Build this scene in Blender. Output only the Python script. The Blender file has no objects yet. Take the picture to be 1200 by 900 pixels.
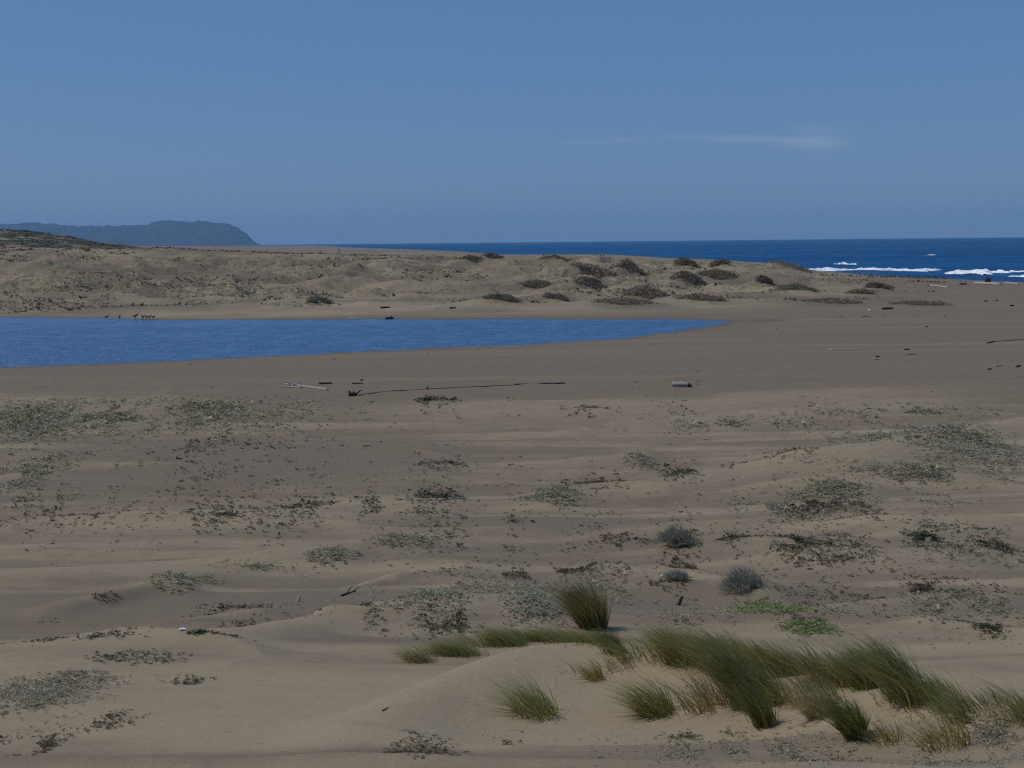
import bpy, math
import numpy as np
from mathutils import Matrix, Vector

S = bpy.context.scene
COL = S.collection
RNG = np.random.default_rng(7)
rad = math.radians

# ------------------------------------------------------------------ camera
CAM_H = 9.0
F = 1648.0                                    # focal length in photo pixels (photo 1200 wide)
PITCH, ROLL = 5.79, -0.58
camd = bpy.data.cameras.new('camera')
camd.sensor_width = 36.0
camd.lens = 36.0 * F / 1200.0
camd.clip_start = 0.1
camd.clip_end = 60000.0
cam = bpy.data.objects.new('camera', camd)
COL.objects.link(cam)
Rm = Matrix.Rotation(rad(90 - PITCH), 4, 'X') @ Matrix.Rotation(rad(ROLL), 4, 'Z')
cam.matrix_world = Matrix.Translation((0, 0, CAM_H)) @ Rm
S.camera = cam
RM = np.array(Rm.to_3x3())

# ------------------------------------------------------------------ light, sky, exposure
SUN_ELEV, SUN_AZ = 52.0, -88.0                # azimuth from +Y, clockwise: the sun stands on the left
sun_dir = Vector((math.sin(rad(SUN_AZ)) * math.cos(rad(SUN_ELEV)),
                  math.cos(rad(SUN_AZ)) * math.cos(rad(SUN_ELEV)), math.sin(rad(SUN_ELEV))))
sd = bpy.data.lights.new('sun', 'SUN')
sd.energy = 4.0
sd.angle = rad(0.5)
sd.color = (1.0, 0.93, 0.83)
so = bpy.data.objects.new('sun', sd)
COL.objects.link(so)
so.rotation_euler = sun_dir.to_track_quat('Z', 'Y').to_euler()
so.location = (-40, 0, 60)

W = bpy.data.worlds.new('World')
S.world = W
W.use_nodes = True
wt = W.node_tree
wt.nodes.clear()


def N(t, kind, **kw):
    n = t.nodes.new(kind)
    for k, v in kw.items():
        setattr(n, k, v)
    return n


wo = N(wt, 'ShaderNodeOutputWorld')
bg = N(wt, 'ShaderNodeBackground')
sky = N(wt, 'ShaderNodeTexSky', sky_type='NISHITA')
sky.sun_disc = False
sky.sun_elevation = rad(SUN_ELEV)
sky.sun_rotation = rad(SUN_AZ)
sky.air_density = 1.0
sky.dust_density = 0.3
sky.ozone_density = 2.5
bg.inputs['Strength'].default_value = 0.09
flat = N(wt, 'ShaderNodeMix', data_type='RGBA')
flat.inputs[0].default_value = 0.58
flat.inputs[7].default_value = (1.10, 3.55, 8.9, 1)
wt.links.new(sky.outputs[0], flat.inputs[6])
# one thin wisp of high cloud low over the sea
tc = N(wt, 'ShaderNodeTexCoord')
mp = N(wt, 'ShaderNodeMapping')
mp.inputs['Scale'].default_value = (14, 14, 90)
cn = N(wt, 'ShaderNodeTexNoise')
cn.inputs['Scale'].default_value = 1.0
cn.inputs['Detail'].default_value = 5
wt.links.new(tc.outputs['Generated'], mp.inputs[0])
wt.links.new(mp.outputs[0], cn.inputs[0])


def wisp(px, py, sx, sz):
    """soft elliptical window in direction space around a photo direction"""
    d = RM @ np.array([(px - 600) / F, (450 - py) / F, -1.0])
    d /= np.linalg.norm(d)
    s = N(wt, 'ShaderNodeVectorMath', operation='SUBTRACT')
    s.inputs[1].default_value = tuple(d)
    wt.links.new(tc.outputs['Generated'], s.inputs[0])
    m = N(wt, 'ShaderNodeVectorMath', operation='MULTIPLY')
    m.inputs[1].default_value = (1 / sx, 0.5 / sx, 1 / sz)
    wt.links.new(s.outputs[0], m.inputs[0])
    ln = N(wt, 'ShaderNodeVectorMath', operation='LENGTH')
    wt.links.new(m.outputs[0], ln.inputs[0])
    r = N(wt, 'ShaderNodeMapRange', interpolation_type='SMOOTHERSTEP')
    r.inputs[1].default_value = 1.0
    r.inputs[2].default_value = 0.0
    wt.links.new(ln.outputs['Value'], r.inputs[0])
    return r.outputs[0]


w1 = wisp(950, 164, 0.044, 0.016)
w2 = wisp(820, 163, 0.135, 0.0050)
wa = N(wt, 'ShaderNodeMath', operation='MULTIPLY_ADD')
wt.links.new(w2, wa.inputs[0])
wa.inputs[1].default_value = 1.2
wt.links.new(w1, wa.inputs[2])
cr = N(wt, 'ShaderNodeMapRange')
cr.inputs[1].default_value = 0.38
cr.inputs[2].default_value = 0.75
wt.links.new(cn.outputs[0], cr.inputs[0])
wm = N(wt, 'ShaderNodeMath', operation='MULTIPLY')
wt.links.new(wa.outputs[0], wm.inputs[0])
wt.links.new(cr.outputs[0], wm.inputs[1])
wm2 = N(wt, 'ShaderNodeMath', operation='MULTIPLY')
wt.links.new(wm.outputs[0], wm2.inputs[0])
wm2.inputs[1].default_value = 0.42
cl = N(wt, 'ShaderNodeMix', data_type='RGBA')
cl.inputs[7].default_value = (6.0, 7.4, 9.4, 1)
wt.links.new(wm2.outputs[0], cl.inputs[0])
wt.links.new(flat.outputs[2], cl.inputs[6])
wt.links.new(cl.outputs[2], bg.inputs[0])
wt.links.new(bg.outputs[0], wo.inputs[0])

S.view_settings.view_transform = 'Standard'
S.view_settings.look = 'None'
S.view_settings.exposure = -0.68
S.view_settings.gamma = 1.0
S.cycles.use_denoising = False
S.cycles.filter_width = 1.2
S.cycles.sample_clamp_direct = 2.0
S.cycles.sample_clamp_indirect = 2.0
S.cycles.max_bounces = 5
S.cycles.volume_bounces = 0
S.cycles.transparent_max_bounces = 4


# ------------------------------------------------------------------ numeric helpers
def pix_dir(px, py):
    px = np.asarray(px, float)
    py = np.asarray(py, float)
    v = np.stack([(px - 600) / F, (450 - py) / F, -np.ones_like(px)], -1) @ RM.T
    return v / v[..., 1:2]                     # scaled so that y = 1: a point at depth y is v * y


def project(x, y, z):
    p = np.stack([x, y, z - CAM_H], -1) @ RM
    return 600 - F * p[..., 0] / p[..., 2], 450 + F * p[..., 1] / p[..., 2]


_tab = {}


def vnoise(x, y, seed=0):
    if seed not in _tab:
        _tab[seed] = np.random.default_rng(1000 + seed).random((256, 256)) * 2 - 1
    T = _tab[seed]
    xi = np.floor(x).astype(np.int64)
    yi = np.floor(y).astype(np.int64)
    fx = x - xi
    fy = y - yi
    fx = fx * fx * fx * (fx * (fx * 6 - 15) + 10)
    fy = fy * fy * fy * (fy * (fy * 6 - 15) + 10)
    a = T[xi & 255, yi & 255]
    b = T[(xi + 1) & 255, yi & 255]
    c = T[xi & 255, (yi + 1) & 255]
    d = T[(xi + 1) & 255, (yi + 1) & 255]
    return (a * (1 - fx) + b * fx) * (1 - fy) + (c * (1 - fx) + d * fx) * fy


def fbm(x, y, oct=4, seed=0, gain=0.5):
    s = 0
    a = 1.0
    for k in range(oct):
        s = s + a * vnoise(x * 2 ** k + 17.3 * k, y * 2 ** k - 9.1 * k, seed + k)
        a *= gain
    return s


def sstep(a, b, x):
    t = np.clip((x - a) / (b - a), 0, 1)
    return t * t * (3 - 2 * t)


def interp(x, pts):
    p = np.asarray(pts, float)
    return np.interp(x, p[:, 0], p[:, 1])


def smooth_interp(x, pts):
    """monotone-ish smooth interpolation (cosine blended knots averaged)"""
    d = 0.06 * np.maximum(np.abs(x), 1e-3)
    return (interp(x - 2 * d, pts) + 2 * interp(x - d, pts) + 2 * interp(x, pts) + 2 * interp(x + d, pts) + interp(x + 2 * d, pts)) / 8


# ------------------------------------------------------------------ terrain: lie of the land
SEA_Z = -0.5
POND_Z = -0.3
COAST = [(-100, 175), (0, 165), (200, 140), (270, 116), (300, 104), (400, 88), (650, 40), (1500, -60), (5000, -700), (7000, -1500), (20000, -6000)]
PROFILE = [(-400, 12), (-30, 8.6), (0, 7.4), (5, 6.5), (10, 5.2), (15, 4.25), (21, 3.2), (30, 1.95), (42, 0.9), (60, 0.25), (80, 0.0), (110, -0.05), (20000, -0.05)]
pond_px = [(-420, 446), (-60, 432.5), (0, 430), (120, 425.5), (250, 420), (400, 413.5), (550, 406.5), (620, 403.5), (680, 399.5), (730, 395.5), (770, 390.5), (810, 385), (835, 381.5), (850, 378.5), (848, 376.5),
           (800, 374.5), (600, 374), (400, 374.6), (200, 374.6), (100, 373.2), (0, 371.6), (-420, 369)]
_pp = np.array(pond_px)
_pd = pix_dir(_pp[:, 0], _pp[:, 1])
_t = (POND_Z - CAM_H) / _pd[:, 2]
POND = np.stack([_pd[:, 0] * _t, _t], -1)


def pond_sd(x, y):
    """signed distance to the lagoon outline, negative inside"""
    best = np.full(x.shape, 1e9)
    inside = np.zeros(x.shape, bool)
    n = len(POND)
    for i in range(n):
        ax, ay = POND[i]
        bx, by = POND[(i + 1) % n]
        ex, ey = bx - ax, by - ay
        h = np.clip(((x - ax) * ex + (y - ay) * ey) / (ex * ex + ey * ey), 0, 1)
        best = np.minimum(best, np.hypot(x - ax - h * ex, y - ay - h * ey))
        c = ((ay > y) != (by > y)) & (x < (bx - ax) * (y - ay) / (by - ay + 1e-12) + ax)
        inside ^= c
    return np.where(inside, -best, best)


def px_of(x, y):
    return 600 + F * x / np.maximum(y, 1.0)


CREST = [(-600, 10.5), (0, 8.6), (200, 8.0), (300, 6.9), (420, 6.0), (520, 5.2), (600, 4.7), (700, 4.6), (780, 3.2), (830, 3.2), (900, 2.7), (950, 1.4), (1000, .9), (1060, 0.4), (1110, 0.1), (1300, 0.0)]
SCRUB_HILL = [(-600, 29), (-100, 22.0), (0, 18.2), (40, 16.8), (80, 14.0), (120, 11.0), (165, 8.3), (200, 5.0), (260, 0), (2000, 0)]


def H0(x, y):
    x = np.asarray(x, float)
    y = np.asarray(y, float)
    z = smooth_interp(y, PROFILE)
    z = z + 0.07 * fbm(x / 24, y / 7, 3, 11) * sstep(120, 60, y)
    near = sstep(95, 40, y)
    z = z + near * sstep(0.05, 0.4, x / np.maximum(y, 3)) * 0.5 * sstep(20, 45, y)     # the ground climbs to the right
    # dunes beyond the lagoon
    px = px_of(x, y)
    cz = interp(px, CREST)
    rise = sstep(186, 315, y)
    far = sstep(178, 205, y) * sstep(460, 360, y)
    amp = np.clip(cz / 2.9, 0, 1.45) * (1 - .35 * sstep(285, 312, y))
    hum = fbm(x / 26 + 3, y / 15, 4, 21, 0.55)
    small = np.abs(fbm(x / 13, y / 8, 3, 31))
    dune = cz * (0.10 * sstep(178, 192, y) + 0.90 * rise ** 1.25)
    dune = dune * sstep(900, 420, y) + 2.0 * sstep(420, 900, y) * (px < 400)
    z = z + dune + far * amp * (0.55 * hum + (1.05 + .7 * sstep(560, 720, px)) * (0.5 - small) + 0.62 * np.clip(1 - np.abs(fbm(x / 15 + .02 * y, y / 6.5, 3, 35, .4)) * 1.7, 0, 1) ** 1.6 + 0.16 * fbm(x / 5, y / 4.5, 3, 33) - .2) * (0.45 + 0.55 * sstep(186, 240, y)) * sstep(345, 318, y) * (1 - .5 * sstep(560, 420, px) * sstep(270, 300, y))
    # scrubby hill on the left, farther off
    hill = interp(px, SCRUB_HILL) * np.exp(-((y - 760) / 210.0) ** 2)
    z = np.maximum(z, hill * (1 + 0.04 * fbm(x / 30, y / 30, 3, 41))) + 14 * sstep(800, 2500, y) * sstep(1.0, 1.5, (-x) / np.maximum(interp(y, COAST) * -1 + 400, 200)) * (y > 800)
    # lagoon basin
    sd_ = pond_sd(x, y)
    sd_ = sd_ + (.9 * fbm(x / 9, y / 4, 3, 66) + .35 * fbm(x / 2.5, y / 1.5, 2, 68)) * (np.abs(sd_) < 14)
    bed = np.where(sd_ < 0, POND_Z + 0.10 * sd_, POND_Z + 0.035 * sd_)
    bed = np.maximum(bed, -1.6)
    k = sstep(16, 3, sd_)
    z = z * (1 - k) + np.minimum(z, bed) * k
    z = np.where(sd_ > 3, np.maximum(z, POND_Z + 0.06 * sstep(3, 8, sd_)), z)
    # beach and sea floor
    cx = interp(y, COAST)
    off = cx - x                                # metres inland
    shore = SEA_Z + 0.03 * off
    kk = sstep(26, 8, off)
    z = z * (1 - kk) + np.minimum(z, shore) * kk
    return np.where(off < 0, np.maximum(SEA_Z + 0.03 * off, -6.0), z)


# ray march pixel -> ground
_steps = np.concatenate([np.arange(3, 40, 0.05), np.geomspace(40, 1500, 2600)])


def ground_at(px, py, hf, lift=0.0):
    """first point of the surface hf + lift seen through a photo pixel (vectorised over a short list)"""
    px = np.atleast_1d(np.asarray(px, float))
    py = np.atleast_1d(np.asarray(py, float))
    out = []
    for a, b in zip(px, py):
        d = pix_dir(a, b)
        xs, ys, zs = d[0] * _steps, _steps, CAM_H + d[2] * _steps
        g = hf(xs, ys) + lift - zs
        i = np.argmax(g > 0)
        if not (g > 0).any():
            i = len(_steps) - 1
        if i == 0:
            out.append((xs[0], ys[0]))
            continue
        f = g[i - 1] / (g[i - 1] - g[i])
        yy = ys[i - 1] + (ys[i] - ys[i - 1]) * f
        out.append((d[0] * yy, yy))
    return np.array(out)


# wind-built sand ridges: crest traced through the photo, then fixed on the ground
# (crest pixels, height, near-side width, far-side width, dryness)
RIDGES_PX = [
    ([(-200, 760), (0, 755), (130, 748), (225, 745), (300, 738), (370, 720), (440, 710), (520, 703), (600, 697), (690, 692), (800, 690)], .30, 2.6, 1.0, .9),
    ([(330, 830), (400, 812), (455, 795), (500, 778), (540, 766), (600, 757), (720, 750), (820, 765), (900, 775), (1000, 785), (1100, 800), (1250, 826), (1400, 850)], .55, 3.0, 1.5, .9),
    ([(20, 712), (60, 704), (110, 697), (190, 683), (245, 684)], .26, .8, .9, .6),
    ([(-150, 676), (0, 672), (150, 668), (260, 658), (350, 646), (430, 632), (520, 627), (560, 632)], .28, 1.8, 1.2, .75),
    ([(-150, 616), (0, 616), (150, 611), (300, 601), (450, 590), (600, 583), (680, 578)], .28, 2.6, 2.0, .8),
    ([(560, 604), (610, 590), (660, 578), (730, 574), (850, 552), (960, 545), (1080, 542), (1200, 536)], .26, 1.6, 1.6, .7),
    ([(640, 548), (690, 541), (740, 533), (790, 531)], .24, 1.2, 1.2, .6),
    ([(560, 512), (600, 508), (700, 500), (800, 492), (900, 484), (1000, 478), (1140, 470), (1250, 462)], .22, 3.0, 2.0, .6),
    ([(860, 548), (910, 538), (960, 532), (1020, 528), (1080, 515), (1130, 502), (1200, 492), (1320, 486)], .75, 3.6, 2.4, .7),
    ([(280, 478), (450, 477), (600, 476), (760, 474), (900, 463), (1000, 459), (1100, 456), (1250, 452)], .12, 4.0, 1.5, .6),
    ([(950, 597), (985, 600), (1030, 609), (1090, 612), (1150, 609), (1200, 602), (1280, 596)], .26, 1.8, .8, .7),
    ([(760, 640), (860, 633), (960, 640), (1050, 648), (1130, 642), (1250, 638)], .30, 2.2, 1.6, .6),
    ([(1000, 742), (1030, 731), (1080, 726), (1140, 730), (1200, 740), (1300, 748)], .16, 1.0, .6, .8),
    ([(400, 684), (440, 678), (475, 672), (490, 673)], .16, .5, .5, .9),
    ([(640, 664), (700, 658), (770, 664), (830, 672), (900, 684), (960, 690)], .28, 1.3, .8, .7),
    ([(660, 632), (720, 622), (780, 616), (850, 612), (920, 606)], .22, 1.4, 1.0, .6),
    ([(170, 732), (230, 725), (300, 716), (345, 712)], .16, .6, .6, .7),
    ([(-150, 531), (0, 534), (60, 533), (110, 535)], .2, 1.6, 1.6, .5),
    ([(-150, 470), (0, 468), (120, 472), (220, 470), (330, 474)], .30, 5.0, 2.0, .55),
    ([(880, 716), (960, 708), (1040, 700), (1130, 694), (1250, 690)], .22, 1.4, 1.0, .6),
    ([(900, 862), (1000, 850), (1100, 846), (1250, 842)], .18, .8, 1.2, .5),
]
RIDGES = []
for pts, h, wn, wf, dry in RIDGES_PX:
    p = np.array(pts, float)
    g = ground_at(p[:, 0], p[:, 1], H0, .72 * h)
    ru, ry = g[:, 0] / g[:, 1], g[:, 1]
    uu = np.linspace(ru[0], ru[-1], 240)
    yy = np.interp(uu, ru, ry)
    ker = np.hanning(63)
    yy = np.convolve(np.pad(yy, 31, mode='edge'), ker / ker.sum(), 'valid')
    RIDGES.append((uu, yy, h, wn, wf, dry))


def ridge_terms(x, y):
    ys = np.maximum(y, 2.0)
    u = x / ys
    z = np.zeros(np.shape(x))
    dr = np.zeros(np.shape(x))
    wob = 0.35 * fbm(x / 2.6, y / 3.5, 2, 77)
    for ru, ry, h, wn, wf, dry in RIDGES:
        yr = np.interp(u, ru, ry)
        span = ru[-1] - ru[0]
        fade = sstep(ru[0] - 0.05 * span, ru[0] + 0.30 * span, u) * sstep(ru[-1] + 0.05 * span, ru[-1] - 0.30 * span, u)
        k = np.clip(ry.mean() / 30.0, .6, 2.2)
        dy = y - yr + wob * k
        w = np.where(dy < 0, wn, wf) * k
        b = np.exp(-(dy / w) ** 2) * fade
        z = z + .72 * h * b
        dr = np.maximum(dr, dry * np.exp(-(dy / (w * 1.25)) ** 2) * fade)
    return z, dr


def lips(x, y):
    """long low wind-swept lips of sand"""
    return np.clip(1 - np.abs(fbm(x / 11 + .05 * y, y / 2.8, 2, 63)) * 2.4, 0, 1) ** 2


def H1(x, y):
    x = np.asarray(x, float)
    y = np.asarray(y, float)
    m = sstep(105, 90, y)
    rz, _ = ridge_terms(x, y)
    lip = lips(x, y)
    und = 0.12 * lip + 0.05 * fbm(x / 3.4, y / 1.5, 3, 55) + 0.05 * fbm(x / 16.0, y / 3.2, 3, 58)
    calm = 1 - 0.75 * np.exp(-((x + 1.5) / 5.5) ** 2 - ((y - 14) / 4.0) ** 2)
    return H0(x, y) + m * (rz + und * calm * sstep(4, 9, y))


# ------------------------------------------------------------------ plants that hold the sand
# (px, py, half width px, half height px, mound m, rosettes, kind, label)
MATS = [
    (648, 583, 40, 13, .30, 900, 'green', 'dense grey-green leafy mat capping a small pale sand mound in the middle of the flat'),
    (748, 541, 18, 9, .28, 330, 'green', 'small leafy cushion on a thin sand tail, above the dense mid-flat mat'),
    (392, 650, 32, 11, .22, 560, 'green', 'oval sage mat on the left end of a two-mat sand bank'),
    (466, 634, 46, 10, .22, 640, 'green', 'longer sage mat just right of the oval mat on the same sand bank'),
    (202, 680, 44, 11, .26, 620, 'green', 'leafy mat on a low mound on the grey flat, bright sand streak at left'),
    (120, 698, 16, 5, .10, 130, 'brown', 'little brownish mat at the thin tip of the bright sand streak'),
    (915, 716, 34, 15, .12, 700, 'bright', 'bright green leafy mat just above the long dune grass band'),
    (948, 735, 32, 11, .06, 480, 'bright', 'spreading green mat directly below the bright green mat'),
    (1120, 520, 92, 26, .20, 2300, 'blue', 'large blue-green carpet of plants covering the slope at the right edge'),
    (975, 570, 38, 9, .14, 560, 'green', 'dark green mat below the large blue-green carpet'),
    (940, 535, 26, 11, .16, 300, 'brown', 'ragged mat with dark brown sprigs left of the blue-green carpet'),
    (1065, 556, 60, 13, .10, 700, 'sage', 'thin sage patch hanging below the blue-green carpet'),
    (625, 710, 40, 19, .30, 1000, 'blue', 'dense blue-grey leafy mound left of the tall upright grass tuft'),
    (475, 712, 74, 11, .10, 800, 'sage', 'long grey mat along the sand lip above the left end of the grass'),
    (560, 688, 50, 13, .16, 800, 'sage', 'dull grey-brown mat behind the sand lip, left of the tall tuft'),
    (496, 876, 46, 17, .05, 380, 'dark', 'open dark green sprigs on bare sand at the bottom edge'),
    (52, 812, 78, 26, .08, 1900, 'sage', 'wide grey-green mat in the lower left corner'),
    (138, 843, 30, 12, .04, 280, 'brown', 'small brownish mat right of the wide corner mat'),
    (225, 796, 28, 7, .03, 150, 'dark', 'sparse dark sprigs on the pale sand right of the corner mat'),
    (165, 770, 66, 8, .04, 380, 'dark', 'narrow strip of dark sprigs lying above the corner mat'),
    (22, 568, 24, 10, .16, 200, 'blue', 'clump of bluish leaves at the left edge below the pale vegetated bank'),
    (730, 632, 44, 7, .16, 420, 'brown', 'low strip of brown and green sprigs touching the left side of the round grey shrub'),
    (1120, 645, 30, 9, .14, 360, 'dark', 'dark green hummock on the right slope below the curved sand line'),
    (975, 655, 30, 9, .10, 260, 'brown', 'brown tangled clump above the smooth pale hollow at right'),
    (780, 690, 30, 9, .04, 200, 'dark', 'few round dark cushions between the small and the large grey shrub'),
    (1100, 695, 34, 6, .1, 300, 'dark', 'flat dark mat on the gentle rise at the far right'),
]
mats = []
for px, py, hw, hh, mh, n, kind, lab in MATS:
    c, nf, fr = ground_at([px, px, px], [py, py + hh, py - hh], H1, mh * .4)
    ry = max((fr[1] - nf[1]) / 2, 0.3)
    rx = hw * c[1] / F
    mats.append(dict(hw=hw, hh=hh, x=c[0], y=(fr[1] + nf[1]) / 2, rx=rx, ry=ry, h=mh, n=n, kind=kind, label=lab))

SHRUBS = [
    (794, 627, 25, 13, 'round silver-grey shrub with dark base, right end of a strip of low sprigs'),
    (872, 681, 29, 15, 'largest low grey shrub, spiky and dark underneath, above the bright green mat'),
    (797, 677, 15, 6, 'small dark grey shrub left of the largest grey shrub'),
]
shrubs = []
for px, py, hw, hh, lab in SHRUBS:
    g = ground_at([px], [py + hh * .75], H1, .08)[0]
    shrubs.append(dict(x=g[0], y=g[1], r=hw * g[1] / F, h=1.45 * hh * g[1] / F, label=lab))

FAR_SHRUBS = [
    (698, 319, 24, 13, 'dk', 'broad dark shrub mound on the dune crest, left of the steep humped one'),
    (737, 315, 20, 15, 'dk', 'steep dark humped shrub on the dune crest with open sea behind it'),
    (806, 312, 14, 13, 'dk', 'round dark shrub standing out against the sea, left of its smaller twin'),
    (844, 311, 11, 10, 'dk', 'smaller dark shrub against the sea, right of the round one'),
    (808, 328, 20, 13, 'dk', 'wide dark shrub just below the two shrubs seen against the sea'),
    (842, 322, 20, 8, 'dk', 'low dark shrub trailing to the right of the wide dark shrub'),
    (757, 344, 22, 12, 'br', 'brown shrub mound halfway down the dune face above the lagoon'),
    (732, 356, 30, 9, 'br', 'flat brown shrub spread at the foot of the dune, beneath the brown mound'),
    (824, 354, 26, 13, 'br', 'ragged brown shrub above the pointed right end of the lagoon'),
    (652, 350, 13, 8, 'br', 'small brown shrub on the dune foot, left of the flat spread one'),
    (630, 335, 16, 9, 'gr', 'flat grey-green shrub high on the left part of the bare dune face'),
    (690, 329, 15, 7, 'br', 'low shrub directly below the broad dark crest mound'),
    (588, 353, 19, 13, 'gr', 'grey-green bush near the far shore above the middle of the lagoon'),
    (376, 355, 12, 9, 'gr', 'lone pale green bush on the far shore left of centre'),
    (550, 305, 14, 8, 'dk', 'dark bush on the skyline where the sea first shows'),
    (577, 301, 12, 7, 'dk', 'dark bush on the skyline just right of the first crest bush'),
    (655, 303, 18, 6, 'dk', 'long low crest bush between the skyline bushes and the broad mound'),
    (936, 340, 22, 11, 'gr', 'dark green shrub on the right shoulder of the dunes'),
    (976, 355, 31, 9, 'br', 'long brown shrub strip at the foot of the right dune shoulder'),
    (1030, 340, 14, 13, 'dk', 'pointed dark shrub at the end of the dunes before the open beach'),
    (1010, 344, 14, 8, 'br', 'low brown shrub touching the left foot of the pointed dark one'),
    (1080, 357, 29, 8, 'br', 'outermost flat brown shrub lying alone on the beach sand'),
    (896, 330, 8, 10, 'dk', 'narrow dark shrub in the gap left of the dune shoulder'),
    (925, 313, 26, 8, 'br', 'brown growth on top of the right dune shoulder, surf behind it'),
]
far_shrubs = []
for px, py, hw, hh, kind, lab in FAR_SHRUBS:
    g = ground_at([px], [py], H1, 0.25)[0]
    far_shrubs.append(dict(x=g[0], y=g[1], rx=hw * g[1] / F, h=.36 * hh * g[1] / F, kind=kind, label=lab))

TUFTS = [
    # px, py base, width px, height px, blades, lean, kind, label
    (696, 737, 20, 60, 1200, -.26, 'tawny', 'tall upright olive tuft of dune grass standing above the grass band'),
    (1003, 862, 14, 50, 620, -.26, 'dark', 'dark dense tuft of dune grass casting a black shadow, near the lower right'),
    (630, 836, 32, 50, 230, -.5, 'green', 'arching open grass clump on the smooth sand face, left of the other clumps'),
    (700, 796, 13, 30, 90, -.45, 'olive', 'small thin grass clump between the arching clump and the grass band'),
    (772, 836, 24, 50, 330, -.5, 'green', 'bushy green grass clump right of the small thin clump'),
    (832, 826, 34, 50, 150, -.42, 'straw', 'straw-coloured sparse grass clump against the left flank of the tall band'),
    (966, 838, 20, 40, 210, -.5, 'straw', 'yellowish grass clump pressed against the left of the dark dense tuft'),
    (1110, 872, 38, 42, 130, -.38, 'olive', 'loose open grass clump in the lower right below the band'),
    (1040, 868, 24, 34, 80, -.38, 'olive', 'thin low grass clump between the dark tuft and the loose clump'),
]
tufts = []
for px, py, hw, hh, nb, lean, kind, lab in TUFTS:
    g = ground_at([px], [py], H1)[0]
    tufts.append(dict(x=g[0], y=g[1], r=hw * g[1] / F, h=1.12 * hh * g[1] / F, n=nb, lean=lean, kind=kind, label=lab))


def H(x, y):
    x = np.asarray(x, float)
    y = np.asarray(y, float)
    z = H1(x, y)
    for m in mats:
        q = ((x - m['x']) / (m['rx'] * .95)) ** 2 + ((y - m['y']) / (m['ry'] * .95)) ** 2
        tail = np.where(x < m['x'], np.exp(-((x - m['x']) / (m['rx'] * 2.2)) ** 2 - ((y - m['y']) / (m['ry'] * .6)) ** 2) * .45, 0)
        z = z + .6 * m['h'] * np.maximum(np.exp(-q), tail)
    for s in shrubs:
        z = z + .10 * np.exp(-((x - s['x']) / (s['r'] * 1.8)) ** 2 - ((y - s['y']) / (s['r'] * 1.8)) ** 2)
    for s in far_shrubs:
        z = z + 1.15 * s['h'] * np.exp(-((x - s['x'] + s['rx'] * .5) / (s['rx'] * 1.6)) ** 2 - ((y - s['y']) / (s['rx'] * 1.0 + 1.0)) ** 2)
    return z


# dry pale sand against damp grey flats: real differences of the sand itself
FLATS_PX = [(120, 720, 260, 26, .8), (250, 640, 250, 10, .3), (230, 562, 280, 42, .8), (430, 530, 130, 20, .6), (110, 690, 180, 12, .5), (1120, 595, 150, 11, .5), (900, 800, 40, 5, 0),
            (650, 610, 110, 12, .5), (760, 710, 90, 12, .45), (430, 690, 90, 10, .8), (1000, 690, 120, 8, .3), (1150, 775, 90, 10, .4), (180, 885, 300, 20, .35), (780, 885, 300, 24, .5)]
flats = []
for px, py, hw, hh, a in FLATS_PX:
    c, nf, fr = ground_at([px, px, px], [py, min(py + hh, 899), py - hh], H1)
    flats.append((c[0], (nf[1] + fr[1]) / 2, hw * c[1] / F, (fr[1] - nf[1]) / 2 + .2, a))


def dryness(x, y):
    _, dr = ridge_terms(x, y)
    base = interp(y, [(0, .62), (9, .60), (13, .80), (17, .72), (22, .44), (30, .42), (50, .40), (62, .40), (70, .24), (76, .12), (170, .12), (190, .3), (205, .55), (320, .5), (345, .2), (500, .25)])
    n = fbm(x / 7.0, y / 2.4, 4, 91) * .20 + fbm(x / 1.6, y / .9, 3, 95) * .08 + fbm(x / 10, y / 1.1, 3, 99) * .30 - .07 + .20 * lips(x, y + .25)
    nf = fbm(x / 22, y / 12, 4, 93, .6) * .38
    d = base + np.where(y > 175, nf, n * sstep(90, 62, y) + .16 * fbm(x / 40, y / 3.2, 3, 97) * sstep(60, 85, y))
    d = np.maximum(d, dr * (0.95 + .3 * n) * sstep(105, 90, y))
    for fx, fy, rx, ry, a in flats:
        d = d - a * .55 * np.exp(-((x - fx) / rx) ** 2 - ((y - fy) / ry) ** 2) * (1 - .75 * dr)
    right = sstep(.22, .30, x / np.maximum(y, 3)) * sstep(150, 200, y)
    d = d * (1 - .8 * right)
    return np.clip(d, 0, 1)


# ------------------------------------------------------------------ mesh and tag helpers
def tag(o, label=None, cat=None, group=None, kind=None):
    if label:
        o['label'] = label
    if cat:
        o['category'] = cat
    if group:
        o['group'] = group
    if kind:
        o['kind'] = kind
    return o


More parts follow.
